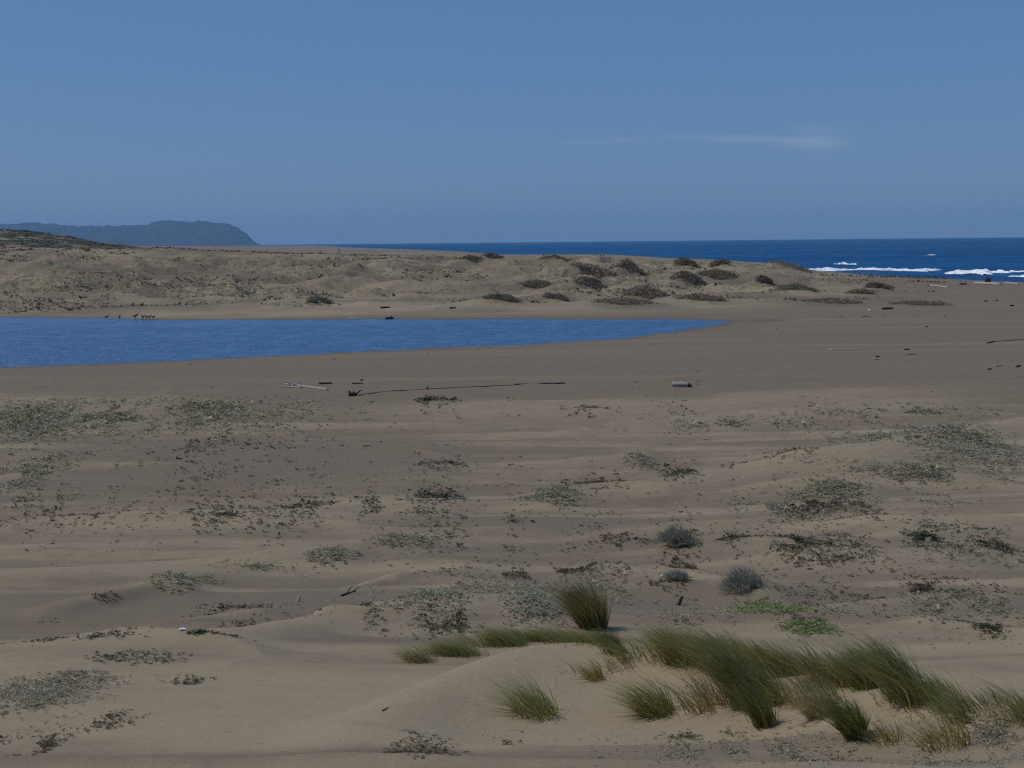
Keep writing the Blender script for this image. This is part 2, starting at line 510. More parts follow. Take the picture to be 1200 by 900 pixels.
def mesh_obj(name, V, Q, mat, parent=None, smooth=False, attrs=None, colors=None, T=None):
    """V (n,3); Q quads (m,4); T optional triangles"""
    V = np.asarray(V, np.float32)
    me = bpy.data.meshes.new(name)
    loops, starts = [], []
    nl = 0
    if Q is not None and len(Q):
        Q = np.asarray(Q, np.int32)
        loops.append(Q.ravel())
        starts.append(np.arange(len(Q)) * 4)
        nl = Q.size
    if T is not None and len(T):
        T = np.asarray(T, np.int32)
        loops.append(T.ravel())
        starts.append(nl + np.arange(len(T)) * 3)
    loops = np.concatenate(loops)
    starts = np.concatenate(starts)
    me.vertices.add(len(V))
    me.vertices.foreach_set('co', V.ravel())
    me.loops.add(len(loops))
    me.loops.foreach_set('vertex_index', loops)
    me.polygons.add(len(starts))
    me.polygons.foreach_set('loop_start', starts)
    me.update(calc_edges=True)
    me.polygons.foreach_set('use_smooth', np.full(len(starts), smooth))
    for k, v in (attrs or {}).items():
        a = me.attributes.new(k, 'FLOAT', 'POINT')
        a.data.foreach_set('value', np.asarray(v, np.float32))
    if colors is not None:
        a = me.attributes.new('tint', 'FLOAT_COLOR', 'POINT')
        c = np.concatenate([np.asarray(colors, np.float32), np.ones((len(V), 1), np.float32)], 1)
        a.data.foreach_set('color', c.ravel())
    me.materials.append(mat)
    o = bpy.data.objects.new(name, me)
    COL.objects.link(o)
    if parent:
        o.parent = parent
    return o


def empty(name, loc):
    o = bpy.data.objects.new(name, None)
    o.location = loc
    COL.objects.link(o)
    return o


def make_mat(name):
    m = bpy.data.materials.new(name)
    m.use_nodes = True
    t = m.node_tree
    b = t.nodes['Principled BSDF']
    return m, t, b


def mixc(t, fac, a, b):
    n = N(t, 'ShaderNodeMix', data_type='RGBA')
    for sock, v in ((n.inputs[0], fac), (n.inputs[6], a), (n.inputs[7], b)):
        if hasattr(v, 'is_linked'):
            t.links.new(v, sock)
        elif isinstance(v, (int, float)):
            sock.default_value = v
        else:
            sock.default_value = (*v, 1)
    return n.outputs[2]


def noise(t, scale, detail=3, vec=None, rough=.55, mscale=None):
    n = N(t, 'ShaderNodeTexNoise')
    n.inputs['Scale'].default_value = scale
    n.inputs['Detail'].default_value = detail
    n.inputs['Roughness'].default_value = rough
    if vec is None:
        vec = N(t, 'ShaderNodeNewGeometry').outputs['Position']
    if mscale:
        m = N(t, 'ShaderNodeVectorMath', operation='MULTIPLY')
        t.links.new(vec, m.inputs[0])
        m.inputs[1].default_value = mscale
        vec = m.outputs[0]
    t.links.new(vec, n.inputs['Vector'])
    return n.outputs[0]


def remap(t, v, a, b, c=0.0, d=1.0, smooth=True):
    n = N(t, 'ShaderNodeMapRange', interpolation_type='SMOOTHSTEP' if smooth else 'LINEAR')
    t.links.new(v, n.inputs[0])
    for i, q in enumerate((a, b, c, d)):
        n.inputs[i + 1].default_value = q
    return n.outputs[0]


def math_(t, op, a, b):
    n = N(t, 'ShaderNodeMath', operation=op)
    for i, v in enumerate((a, b)):
        if hasattr(v, 'is_linked'):
            t.links.new(v, n.inputs[i])
        else:
            n.inputs[i].default_value = v
    return n.outputs[0]


def attr(t, name):
    n = N(t, 'ShaderNodeAttribute')
    n.attribute_name = name
    return n


# ------------------------------------------------------------------ materials
def sand_material():
    m, t, b = make_mat('sand')
    geo = N(t, 'ShaderNodeNewGeometry').outputs['Position']
    dry = attr(t, 'dry').outputs['Fac']
    wet = attr(t, 'wet').outputs['Fac']
    scrub = attr(t, 'scrub').outputs['Fac']
    mot = noise(t, 1.7, 5, geo, .6, (1, 1.6, 1))
    fine = noise(t, 38, 4, geo, .8)
    d2 = math_(t, 'ADD', dry, remap(t, mot, .3, .7, -.13, .13, False))
    c = mixc(t, remap(t, d2, 0.0, 1.0), (.199, .156, .109), (.345, .277, .176))
    c = mixc(t, remap(t, fine, .30, .70, .34, 0, False), c, (.11, .092, .072))
    # coarse dark grit and shell specks of the deflated flats
    spec = noise(t, 9, 2, geo, .8)
    c = mixc(t, math_(t, 'MULTIPLY', remap(t, spec, .66, .74), .5), c, (.09, .075, .062))
    vg = attr(t, 'veg').outputs['Fac']
    vn = noise(t, 1.1, 5, geo, .75, (1, .6, 1))
    c = mixc(t, math_(t, 'MULTIPLY', vg, remap(t, vn, .40, .60)), c, mixc(t, remap(t, mot, .4, .6), (.085, .078, .045), (.15, .135, .085)))
    c = mixc(t, wet, c, (.125, .105, .082))
    sc = noise(t, .09, 5, geo, .7, (1, .6, 1))
    scrubc = mixc(t, remap(t, noise(t, .5, 3, geo), .4, .6), (.030, .036, .022), (.060, .058, .036))
    c = mixc(t, math_(t, 'MULTIPLY', scrub, remap(t, sc, .40, .50)), c, scrubc)
    t.links.new(c, b.inputs['Base Color'])
    b.inputs['Roughness'].default_value = .95
    b.inputs['Specular IOR Level'].default_value = .15
    # wind ripples and footing
    rip = N(t, 'ShaderNodeTexWave', wave_type='BANDS', bands_direction='X')
    rip.inputs['Scale'].default_value = 3.2
    rip.inputs['Distortion'].default_value = 5.0
    rip.inputs['Detail'].default_value = 3
    rip.inputs['Detail Scale'].default_value = 1.2
    mv = N(t, 'ShaderNodeVectorMath', operation='MULTIPLY')
    t.links.new(geo, mv.inputs[0])
    mv.inputs[1].default_value = (1, .35, 1)
    t.links.new(mv.outputs[0], rip.inputs['Vector'])
    ripm = math_(t, 'MULTIPLY', rip.outputs['Fac'], remap(t, noise(t, .16, 2, geo), .52, .70, 0, .02))
    hgt = math_(t, 'ADD', math_(t, 'MULTIPLY', mot, 1.4), math_(t, 'ADD', ripm, math_(t, 'MULTIPLY', fine, .22)))
    bp = N(t, 'ShaderNodeBump')
    bp.inputs['Strength'].default_value = .55
    bp.inputs['Distance'].default_value = .07
    t.links.new(hgt, bp.inputs['Height'])
    t.links.new(bp.outputs[0], b.inputs['Normal'])
    return m


def water_material(name, col, s1, dist, rough, refl, patch=None):
    """wind-ruffled water: light from below the surface plus the sky mirrored in its wave faces"""
    m, t, b = make_mat(name)
    t.nodes.remove(b)
    geo = N(t, 'ShaderNodeNewGeometry').outputs['Position']
    df = N(t, 'ShaderNodeBsdfDiffuse')
    gl = N(t, 'ShaderNodeBsdfGlossy')
    gl.inputs['Color'].default_value = (.85, .93, 1, 1)
    gl.inputs['Roughness'].default_value = rough
    if patch:
        pn = noise(t, 1.0, 4, geo, .6, patch[1])
        t.links.new(mixc(t, remap(t, pn, .35, .65), col, patch[0]), df.inputs['Color'])
    else:
        df.inputs['Color'].default_value = (*col, 1)
    n1 = noise(t, s1, 4, geo, .6, (1, .8, 1))
    n2 = noise(t, s1 * .3, 3, geo, .5, (.8, 1.1, 1))
    bp = N(t, 'ShaderNodeBump')
    # gusts roughen the surface in long patches
    gust = noise(t, 1.0, 4, geo, .6, (.02, .12, 1))
    sp = N(t, 'ShaderNodeSeparateXYZ')
    t.links.new(geo, sp.inputs[0])
    lee = remap(t, sp.outputs[1], 148, 178, 1.0, .35) if name == 'lagoon_water' else 1.0     # calmer under the dunes
    t.links.new(math_(t, 'MULTIPLY', math_(t, 'MULTIPLY', remap(t, gust, .36, .62, .5, 1.1), remap(t, noise(t, 1.0, 3, geo, .6, (.55 * s1 / 2, .42 * s1 / 2, 1)), .36, .64, .25, 1.5)), lee), bp.inputs['Strength'])
    bp.inputs['Distance'].default_value = dist
    t.links.new(math_(t, 'ADD', n1, math_(t, 'MULTIPLY', n2, 2.0)), bp.inputs['Height'])
    t.links.new(bp.outputs[0], gl.inputs['Normal'])
    fr = N(t, 'ShaderNodeFresnel')
    fr.inputs['IOR'].default_value = 1.33
    t.links.new(bp.outputs[0], fr.inputs['Normal'])
    mx = N(t, 'ShaderNodeMixShader')
    t.links.new(remap(t, fr.outputs[0], .02, 1.0, refl[0], refl[1], False), mx.inputs[0])
    t.links.new(df.outputs[0], mx.inputs[1])
    t.links.new(gl.outputs[0], mx.inputs[2])
    t.links.new(mx.outputs[0], t.nodes['Material Output'].inputs[0])
    return m


def leaf_material(name, transl=.25):
    m, t, b = make_mat(name)
    a = attr(t, 'tint').outputs['Color']
    t.links.new(a, b.inputs['Base Color'])
    b.inputs['Roughness'].default_value = .7
    b.inputs['Specular IOR Level'].default_value = .3
    tr = N(t, 'ShaderNodeBsdfTranslucent')
    t.links.new(a, tr.inputs[0])
    mx = N(t, 'ShaderNodeMixShader')
    mx.inputs[0].default_value = transl
    t.links.new(b.outputs[0], mx.inputs[1])
    t.links.new(tr.outputs[0], mx.inputs[2])
    t.links.new(mx.outputs[0], t.nodes['Material Output'].inputs[0])
    return m


def wood_material(name, c1, c2, scale=6):
    m, t, b = make_mat(name)
    tcn = N(t, 'ShaderNodeTexCoord').outputs['Object']
    g = noise(t, scale, 4, tcn, .65, (.25, 3, 3))
    c = mixc(t, remap(t, g, .3, .7), c1, c2)
    t.links.new(c, b.inputs['Base Color'])
    b.inputs['Roughness'].default_value = .85
    bp = N(t, 'ShaderNodeBump')
    bp.inputs['Strength'].default_value = .6
    bp.inputs['Distance'].default_value = .03
    t.links.new(g, bp.inputs['Height'])
    t.links.new(bp.outputs[0], b.inputs['Normal'])
    return m


M_SAND = sand_material()
M_POND = water_material('lagoon_water', (.021, .080, .180), 2.0, .36, .28, (.14, .64))
M_SEA = water_material('sea_water', (.004, .046, .150), .35, 1.6, .16, (.04, .22), ((.007, .080, .205), (.004, .018, 1)))
M_LEAF = leaf_material('leaf', .42)
M_BLADE = leaf_material('grass_blade', .5)
M_BLEACH = wood_material('bleached_wood', (.42, .39, .35), (.26, .235, .21))
M_GREYWOOD = wood_material('weathered_wood', (.26, .235, .205), (.13, .115, .10))
M_DARKWOOD = wood_material('dark_wood', (.035, .029, .024), (.018, .015, .013))

# ------------------------------------------------------------------ the ground: one sheet out to the horizon
r = [2.2]
while r[-1] < 430:
    d = r[-1]
    r.append(d + min(max(.0043 * d, .045), 1.0))
r = np.concatenate([[0.6, 1.2], np.array(r), np.geomspace(434, 1000, 130), np.geomspace(1030, 15000, 60)])
ang = np.concatenate([np.linspace(-180, -34, 74)[:-1], np.linspace(-34, -24, 90)[:-1], np.linspace(-24, 24, 860), np.linspace(24, 34, 90)[1:], np.linspace(34, 180, 74)[1:-1]])
A, Rr = np.meshgrid(np.radians(ang), r)
GX = Rr * np.sin(A)
GY = Rr * np.cos(A)
GZ = H(GX, GY)
nr, na = GX.shape
idx = np.arange(nr * na).reshape(nr, na)
nxt = np.roll(idx, -1, 1)
Q = np.stack([idx[:-1], idx[1:], nxt[1:], nxt[:-1]], -1).reshape(-1, 4)[:, ::-1]
sdp = pond_sd(GX, GY) + .9 * fbm(GX / 9, GY / 4, 3, 66) + .35 * fbm(GX / 2.5, GY / 1.5, 2, 68)
offc = interp(GY, COAST) - GX
wet = np.maximum(sstep(2.6, .4, sdp) * .95, sstep(9, 1, offc) * .85)
_wp = ground_at([896], [376], H1)[0]
wet = np.maximum(wet, .8 * sstep(1.0, .3, np.hypot((GX - _wp[0]) / 3.6, (GY - _wp[1]) / 5.0)))
wet = np.maximum(wet, .30 * sstep(9, 1, sdp + 2.0 * fbm(GX / 9, GY / 4, 3, 61)))
pxg = px_of(GX, GY)
scrub = sstep(480, 560, GY) * sstep(260, 180, pxg) * sstep(6.5, 9.0, GZ - 0.0)
veg = sstep(184, 196, GY) * sstep(345, 320, GY) * sstep(1120, 1000, pxg) * np.clip(.35 + .9 * fbm(GX / 15, GY / 8, 4, 451, .6) + .3 * sstep(500, 50, pxg), 0, .85)
for s in far_shrubs:
    veg = np.maximum(veg, .95 * np.exp(-(((GX - s['x']) / (s['rx'] * 1.35)) ** 2 + ((GY - s['y']) / (s['rx'] * 1.2 + 1)) ** 2) ** 1.5))
ctr = len(GX.ravel())
V = np.concatenate([np.stack([GX, GY, GZ], -1).reshape(-1, 3), [[0, 0, float(H(np.array([0.0]), np.array([0.0]))[0])]]])
T = np.stack([np.full(na, ctr), idx[0], nxt[0]], -1)[:, ::-1]
dryv = dryness(GX, GY)
ground = mesh_obj('sand_ground', V, Q, M_SAND, smooth=True, T=T,
                  attrs={'dry': np.append(dryv.ravel(), .5), 'wet': np.append(wet.ravel(), 0), 'veg': np.append(veg.ravel(), 0), 'scrub': np.append(scrub.ravel(), 0)})
tag(ground, kind='structure')

# ------------------------------------------------------------------ water
def sheet(name, pts, z, mat):
    o = mesh_obj(name, [(p[0], p[1], z) for p in pts], None, mat, T=[(0, i, i + 1) for i in range(1, len(pts) - 1)])
    return tag(o, kind='structure')


_c = POND.mean(0)
_n = len(POND)
_dx = np.roll(POND, -1, 0) - np.roll(POND, 1, 0)
_nrm = np.stack([_dx[:, 1], -_dx[:, 0]], -1)
_nrm /= np.linalg.norm(_nrm, axis=1, keepdims=True)
_area = .5 * np.sum(POND[:, 0] * np.roll(POND[:, 1], -1) - np.roll(POND[:, 0], -1) * POND[:, 1])
PO = POND + _nrm * (1.0 if _area > 0 else -1.0) * 3.5
import bmesh
bm = bmesh.new()
vs = [bm.verts.new((p[0], p[1], POND_Z)) for p in PO]
bmesh.ops.triangulate(bm, faces=[bm.faces.new(vs)])
bmesh.ops.recalc_face_normals(bm, faces=bm.faces)
if sum(f.normal.z for f in bm.faces) < 0:
    bmesh.ops.reverse_faces(bm, faces=bm.faces)
me = bpy.data.meshes.new('lagoon')
bm.to_mesh(me)
bm.free()
me.materials.append(M_POND)
lag = bpy.data.objects.new('lagoon', me)
COL.objects.link(lag)
tag(lag, kind='structure')

# the sea, with real swell near the shore
sr = np.concatenate([np.arange(150, 760, 1.6), np.geomspace(762, 14500, 120)])
sa = np.radians(np.linspace(-30, 62, 520))
SA, SR = np.meshgrid(sa, sr)
SX, SY = SR * np.sin(SA), SR * np.cos(SA)
so_ = SX - interp(SY, COAST)
sw = .28 * np.sin((so_ * .9 + 6 * fbm(SX / 60, SY / 60, 2, 71)) / 5.2) * sstep(4, 30, so_) * sstep(400, 120, so_) + .22 * fbm(SX / 14, SY / 9, 3, 73) * sstep(2, 20, so_) * sstep(1500, 500, SR)
SZ = SEA_Z + sw
si = np.arange(SX.size).reshape(SX.shape)
SQ = np.stack([si[:-1, :-1], si[:-1, 1:], si[1:, 1:], si[1:, :-1]], -1).reshape(-1, 4)
sea = mesh_obj('sea', np.stack([SX, SY, SZ], -1).reshape(-1, 3), SQ, M_SEA, smooth=True)
tag(sea, kind='structure')

# breaking waves: ragged ridges of white water lying on the sea
mfoam, tf, bf = make_mat('foam')
tn = noise(tf, 1.3, 4)
tf.links.new(mixc(tf, remap(tf, tn, .3, .6), (.62, .68, .72), (.92, .93, .94)), bf.inputs['Base Color'])
bf.inputs['Roughness'].default_value = .8
bpf = N(tf, 'ShaderNodeBump')
bpf.inputs['Distance'].default_value = .4
tf.links.new(tn, bpf.inputs['Height'])
tf.links.new(bpf.outputs[0], bf.inputs['Normal'])


def breaker(px0, px1, py, depth, hmax, label, seed, peak=.5, gaps=.35):
    d = pix_dir([px0, px1], [py, py + (px1 - px0) * -.0101])
    tt = (SEA_Z - CAM_H) / d[:, 2]
    (xa, ya), (xb, yb) = (d[0, 0] * tt[0], tt[0]), (d[1, 0] * tt[1], tt[1])
    n, k = 160, 14
    s = np.linspace(0, 1, n)
    cx = xa + (xb - xa) * s
    cy = ya + (yb - ya) * s + 2.5 * fbm(s * 6, s * 0, 2, seed)
    env = np.clip(np.sin(np.pi * s) * 3, 0, 1)
    hh = hmax * env * (np.exp(-((s - peak) / .28) ** 2) * .7 + .3) * (.75 + .35 * fbm(s * 9, s * 0 + 3, 3, seed + 3))
    hh = np.clip(hh, 0, None)
    wd = depth * env * (.7 + .5 * fbm(s * 10, s * 0 + 7, 3, seed + 5))
    v = np.linspace(-1, 1, k)
    prof = np.where(v < -.15, np.clip((v + 1) / .85, 0, 1) ** 1.3, (1 - np.clip((v + .15) / 1.15, 0, 1)) ** 2)
    X = cx[:, None] + 0 * v
    Y = cy[:, None] + wd[:, None] * v[None]
    Z = SEA_Z - .25 + (hh[:, None] + .40) * prof[None] * (1 + .2 * fbm(X / 1.3, Y / 1.1, 3, seed + 9)) + .22 * fbm(X / 2.4, Y / 1.2, 3, seed + 20)
    ii = np.arange(n * k).reshape(n, k)
    q = np.stack([ii[:-1, :-1], ii[1:, :-1], ii[1:, 1:], ii[:-1, 1:]], -1).reshape(-1, 4)
    cxy = (cx.mean(), cy.mean(), SEA_Z)
    o = mesh_obj('breaking_wave', np.stack([X, Y, Z], -1).reshape(-1, 3) - np.array(cxy), q, mfoam, smooth=True)
    o.location = cxy
    tag(o, label, 'wave', 'white breakers along the shore')


breaker(905, 1106, 318.0, 10, .85, 'long low strip of white surf running behind the right dune shoulder', 201, .3)
breaker(975, 1003, 310.5, 4, 1.2, 'small white plunging crest seen just above the long surf strip', 211)
breaker(1108, 1210, 320.0, 9, 1.15, 'tall white breaker at the right edge of the sea', 221, .3)
breaker(1086, 1096, 299.5, 3, .7, 'tiny whitecap farther out on the dark sea', 231)
breaker(772, 790, 306.3, 4, .8, 'short white crest glimpsed left of the round shrub on the crest', 241)
breaker(846, 902, 310, 4, .55, 'thin white surf line between the dune shrubs and the right shoulder', 251)
breaker(668, 684, 303.3, 4, .5, 'faint white crest low over the dune crest left of the steep hump', 261)
breaker(1168, 1212, 324.6, 2.2, .22, 'thin line of spent foam washing up the sand at the right edge', 271, .7)

# ------------------------------------------------------------------ far headland
HEAD = [(-900, 240), (-500, 255), (-200, 262), (0, 262), (30, 261), (62, 262), (85, 264), (130, 264.5), (150, 263), (160, 264), (175, 262), (183, 259), (190, 257.5), (205, 257.5), (225, 260.5), (235, 258.2), (262, 260.5),
        (272, 263), (280, 268), (290, 275.5), (297, 281.5), (303, 285.5), (309, 290), (330, 310)]
hp = np.array(HEAD, float)
DH = 11500.0
ux = np.linspace(-900, 330, 420)
rows = np.interp(ux, hp[:, 0], hp[:, 1]) + .9 * fbm(ux / 9, ux * 0, 4, 301, .65)
dv = pix_dir(ux, rows)
ridge_z = CAM_H + dv[:, 2] * DH
kk = 46
w = np.linspace(-1, 1, kk)
HY = DH + w[None] * 1700 + 0 * dv[:, :1]
HX = dv[:, :1] * HY
sl = np.where(w < 0, (1 + w), (1 - w)) ** .8
gul = 1 + .18 * (1 - sl[None]) * fbm(HX / 220, HY / 1500, 4, 311, .6)
HZ = (ridge_z[:, None] + 20) * sl[None] * gul - 20 + (1 - sl[None]) * sl[None] * 28 * fbm(HX / 160, HY / 300, 4, 321)
ii = np.arange(HX.size).reshape(HX.shape)
hq = np.stack([ii[:-1, :-1], ii[1:, :-1], ii[1:, 1:], ii[:-1, 1:]], -1).reshape(-1, 4)
mh, th, bh = make_mat('headland_scrub_hazed')
hc = mixc(th, remap(th, noise(th, .012, 5, None, .6), .42, .6), (.026, .030, .044), (.048, .050, .060))  # blue of distant haze put into the scrub colour, besides the haze box
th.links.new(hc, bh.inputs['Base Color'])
bh.inputs['Roughness'].default_value = .95
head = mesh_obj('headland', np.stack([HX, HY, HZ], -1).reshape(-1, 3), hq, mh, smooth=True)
tag(head, kind='structure')

# ------------------------------------------------------------------ sea haze between here and the headland
mz = bpy.data.materials.new('sea_haze')
mz.use_nodes = True
tz = mz.node_tree
tz.nodes.clear()
oz = N(tz, 'ShaderNodeOutputMaterial')
pv = N(tz, 'ShaderNodeVolumePrincipled')
pv.inputs['Color'].default_value = (.30, .64, 1.0, 1)
pv.inputs['Density'].default_value = .000060
pv.inputs['Anisotropy'].default_value = .0
tz.links.new(pv.outputs[0], oz.inputs['Volume'])
bx = bmesh.new()
bmesh.ops.create_cube(bx, size=1)
bx_me = bpy.data.meshes.new('haze')
bmesh.ops.scale(bx, vec=(33000, 33000, 300), verts=bx.verts)
bmesh.ops.translate(bx, vec=(0, 0, 128), verts=bx.verts)
bx.to_mesh(bx_me)
bx.free()
bx_me.materials.append(mz)
hz = bpy.data.objects.new('haze', bx_me)
COL.objects.link(hz)
tag(hz, kind='stuff')

# ------------------------------------------------------------------ leaf and blade builders
PAL = {
    'green': [(.34, .335, .200), (.26, .262, .150), (.15, .156, .080), (.44, .415, .29)],
    'sage': [(.42, .395, .285), (.33, .315, .225), (.19, .180, .120), (.36, .305, .21)],
    'blue': [(.35, .360, .250), (.27, .280, .185), (.14, .155, .095), (.42, .415, .31)],
    'bright': [(.25, .33, .115), (.19, .26, .085), (.12, .165, .06), (.34, .36, .18)],
    'brown': [(.095, .070, .042), (.14, .104, .060), (.06, .048, .032), (.19, .165, .105)],
    'dark': [(.060, .064, .032), (.046, .050, .025), (.10, .096, .055), (.20, .19, .12)],
    'pale': [(.40, .36, .29), (.30, .265, .21), (.05, .042, .035), (.07, .058, .046)],
}


def sub(q):
    return np.asarray(q)


def leaves(C, S_, nl, pal, spread=1.0, tilt=(0.15, 1.0), rng=RNG, wide=.55):
    """rosettes of nl pointed leaves; C centres (N,3), S_ leaf lengths (N,). Returns V, Q, colours"""
    n = len(C)
    az = rng.random((n, 1)) * 6.283 + np.arange(nl)[None] * (6.283 / nl) + rng.normal(0, .35, (n, nl))
    el = rng.uniform(*tilt, (n, nl))
    L = S_[:, None] * rng.uniform(.65, 1.2, (n, nl))
    d = np.stack([np.cos(az) * np.cos(el), np.sin(az) * np.cos(el), np.sin(el)], -1)
    s = np.stack([-np.sin(az), np.cos(az), 0 * az], -1)
    up = np.cross(s, d)
    roll = rng.normal(0, .5, (n, nl, 1))
    s = s * np.cos(roll) + up * np.sin(roll)
    base = C[:, None] + d * L[..., None] * .08 * spread
    w = (L * wide * .5)[..., None]
    v0 = base
    v1 = base + d * L[..., None] * .55 + s * w
    v2 = base + d * L[..., None]
    v3 = base + d * L[..., None] * .55 - s * w
    V = np.stack([v0, v1, v2, v3], 2).reshape(-1, 3)
    Q = np.arange(len(V)).reshape(-1, 4)
    P = np.array(PAL[pal])
    pick = rng.integers(0, len(P), n)
    c = P[pick][:, None] * rng.uniform(.75, 1.25, (n, nl, 1))
    c = np.repeat(c.reshape(-1, 3), 4, 0)
    return V, Q, c


def merge(parts):
    Vs, Qs, Cs = [], [], []
    k = 0
    for v, q, c in parts:
        Vs.append(v)
        Qs.append(q + k)
        Cs.append(c)
        k += len(v)
    return np.concatenate(Vs), np.concatenate(Qs), np.concatenate(Cs)


def leaf_len(y):
    """leaf size grows a little with distance class: distant clumps are drawn with fewer, larger leaves"""
    return 2.05 * y / F


def ribbons(B, D, L, bend, width, nseg=4, rng=RNG):
    """thin tapering blades: B bases (N,3), D start directions, bend (N,3) added along the length. -> V,Q and per-vertex 0..1 position"""
    n = len(B)
    s = np.linspace(0, 1, nseg + 1)
    P = B[:, None] + L[:, None, None] * (D[:, None] * s[None, :, None] + bend[:, None] * (s ** 2)[None, :, None])
    az = rng.random(n) * 6.283
    side = np.stack([np.cos(az), np.sin(az), 0 * az], -1)
    w = (width[:, None] * (1 - .85 * s[None] ** 1.5))[..., None] * .5
    Lf = P - side[:, None] * w
    Rt = P + side[:, None] * w
    V = np.stack([Lf, Rt], 2).reshape(n, -1, 3)
    k = V.shape[1]
    base = np.arange(n)[:, None] * k
    qs = [np.stack([base[:, 0] + 2 * i, base[:, 0] + 2 * i + 1, base[:, 0] + 2 * i + 3, base[:, 0] + 2 * i + 2], -1) for i in range(nseg)]
    return V.reshape(-1, 3), np.concatenate(qs), np.tile(np.repeat(s, 2), n)


# individual mats
for m in mats:
    n = int(np.pi * m['hw'] * m['hh'] * (.38 if m['kind'] in ('bright', 'blue', 'green') else .25 if m['kind'] == 'sage' else .12))
    rng = np.random.default_rng(int(m['x'] * 100 + m['y'] * 1000) % 99991)
    th_ = rng.random(n * 3) * 6.283
    rr = np.minimum(np.sqrt(rng.random(n * 3)) * rng.uniform(.8, 1.25, n * 3), 1.3)
    ex = m['rx'] * rr * np.cos(th_)
    ey = m['ry'] * rr * np.sin(th_)
    wx, wy = m['x'] + ex, m['y'] + ey
    dens = 1.05 - rr * .9 + .5 * fbm(wx / (.25 * m['rx'] + .12), wy / (.3 * m['ry'] + .12), 3, 401)
    keep = np.argsort(-(dens + rng.random(n * 3) * 1.8))[:n]
    wx, wy = wx[keep], wy[keep]
    wz = H(wx, wy)
    mu = m['label']
    o0 = np.array([m['x'], m['y'], float(H(np.array([m['x']]), np.array([m['y']]))[0])])
    L = leaf_len(m['y']) * rng.uniform(.7, 1.5, n)
    C = np.stack([wx, wy, wz + rng.uniform(.0, .8, n) * L], -1) - o0
    far_ = m['y'] > 45
    v, q, c = leaves(C, L, 5 if far_ else 7, m['kind'], 1, (.0, .75), rng)
    # runners on the sand join every rosette to its nearest neighbour nearer the middle
    order = np.argsort(np.hypot(C[:, 0] / m['rx'], C[:, 1] / m['ry']))
    Cs_ = C[order]
    rb, re_ = [], []
    for i in range(1, len(Cs_)):
        j_ = np.argmin(((Cs_[:i, :2] - Cs_[i, :2]) ** 2).sum(1))
        rb.append(Cs_[i])
        re_.append(Cs_[j_])
    rb, re_ = np.array(rb), np.array(re_)
    rb[:, 2] = H(rb[:, 0] + o0[0], rb[:, 1] + o0[1]) - o0[2] + .008
    re_[:, 2] = H(re_[:, 0] + o0[0], re_[:, 1] + o0[1]) - o0[2] + .008
    v2, q2, _t2 = ribbons(rb, re_ - rb, np.ones(len(rb)), np.zeros((len(rb), 3)), np.full(len(rb), .007), 2, rng)
    v, q, c = merge([(v, q, c), (v2, q2, np.tile([.12, .085, .05], (len(v2), 1)))])
    o = mesh_obj('ground_cover_plant', v, q, M_LEAF, colors=c)
    o.location = o0
    tag(o, mu, 'ground cover', 'leafy mats on the sand')

# scattered sprigs nobody could count
ZONES = [
    # px, py, hw, hh, count, kind, cluster
    (90, 492, 170, 22, 2400, 'green'), (40, 505, 80, 16, 900, 'sage'), (240, 480, 110, 11, 900, 'green'), (30, 555, 70, 18, 500, 'green'), (200, 520, 220, 25, 350, 'dark'),
    (120, 600, 200, 30, 700, 'brown'), (260, 612, 160, 22, 500, 'dark'), (400, 592, 200, 18, 450, 'dark'), (520, 580, 150, 16, 320, 'dark'), (560, 545, 120, 10, 120, 'dark'),
    (700, 565, 120, 10, 240, 'brown'), (820, 552, 90, 8, 260, 'dark'), (860, 498, 110, 10, 330, 'green'), (1050, 482, 120, 7, 330, 'green'), (960, 592, 120, 18, 900, 'brown'), (900, 595, 60, 18, 650, 'sage'),
    (940, 640, 120, 26, 1100, 'dark'), (1080, 628, 120, 16, 1100, 'dark'), (1170, 640, 60, 18, 420, 'dark'), (850, 640, 60, 14, 260, 'brown'), (800, 660, 80, 18, 240, 'brown'),
    (1080, 690, 130, 14, 700, 'brown'), (1130, 712, 90, 18, 800, 'green'), (1040, 722, 60, 7, 220, 'green'), (1170, 740, 50, 14, 240, 'dark'), (840, 728, 90, 8, 500, 'sage'), (710, 690, 60, 22, 420, 'sage'),
    (560, 732, 120, 16, 420, 'dark'), (545, 704, 130, 17, 1500, 'blue'), (640, 700, 60, 18, 700, 'sage'), (1130, 526, 100, 28, 2400, 'sage'), (1090, 555, 90, 14, 900, 'green'), (1000, 575, 110, 20, 1000, 'sage'), (1080, 640, 130, 20, 900, 'sage'), (150, 490, 220, 20, 1700, 'sage'), (40, 820, 80, 26, 900, 'sage'), (930, 720, 60, 18, 420, 'bright'), (430, 722, 70, 12, 260, 'dark'), (300, 724, 40, 8, 120, 'brown'), (280, 712, 60, 7, 160, 'dark'), (110, 746, 80, 5, 170, 'dark'), (220, 742, 60, 4, 110, 'dark'),
    (640, 672, 100, 10, 420, 'brown'), (300, 663, 60, 8, 110, 'green'), (20, 730, 14, 3, 40, 'dark'), (600, 640, 200, 30, 150, 'brown'),
    (860, 880, 150, 22, 1100, 'sage'), (830, 862, 60, 6, 110, 'dark'), (1060, 890, 150, 18, 800, 'sage'), (1160, 858, 60, 26, 700, 'sage'), (60, 870, 60, 22, 240, 'brown'), (590, 866, 20, 8, 30, 'dark'),
    (950, 880, 60, 16, 260, 'brown'), (200, 560, 300, 50, 260, 'brown'), (700, 480, 300, 12, 120, 'dark'), (500, 470, 160, 5, 180, 'dark'), (900, 690, 320, 60, 500, 'brown'), (600, 620, 600, 60, 450, 'dark'),
]
parts = []
rng = np.random.default_rng(77)
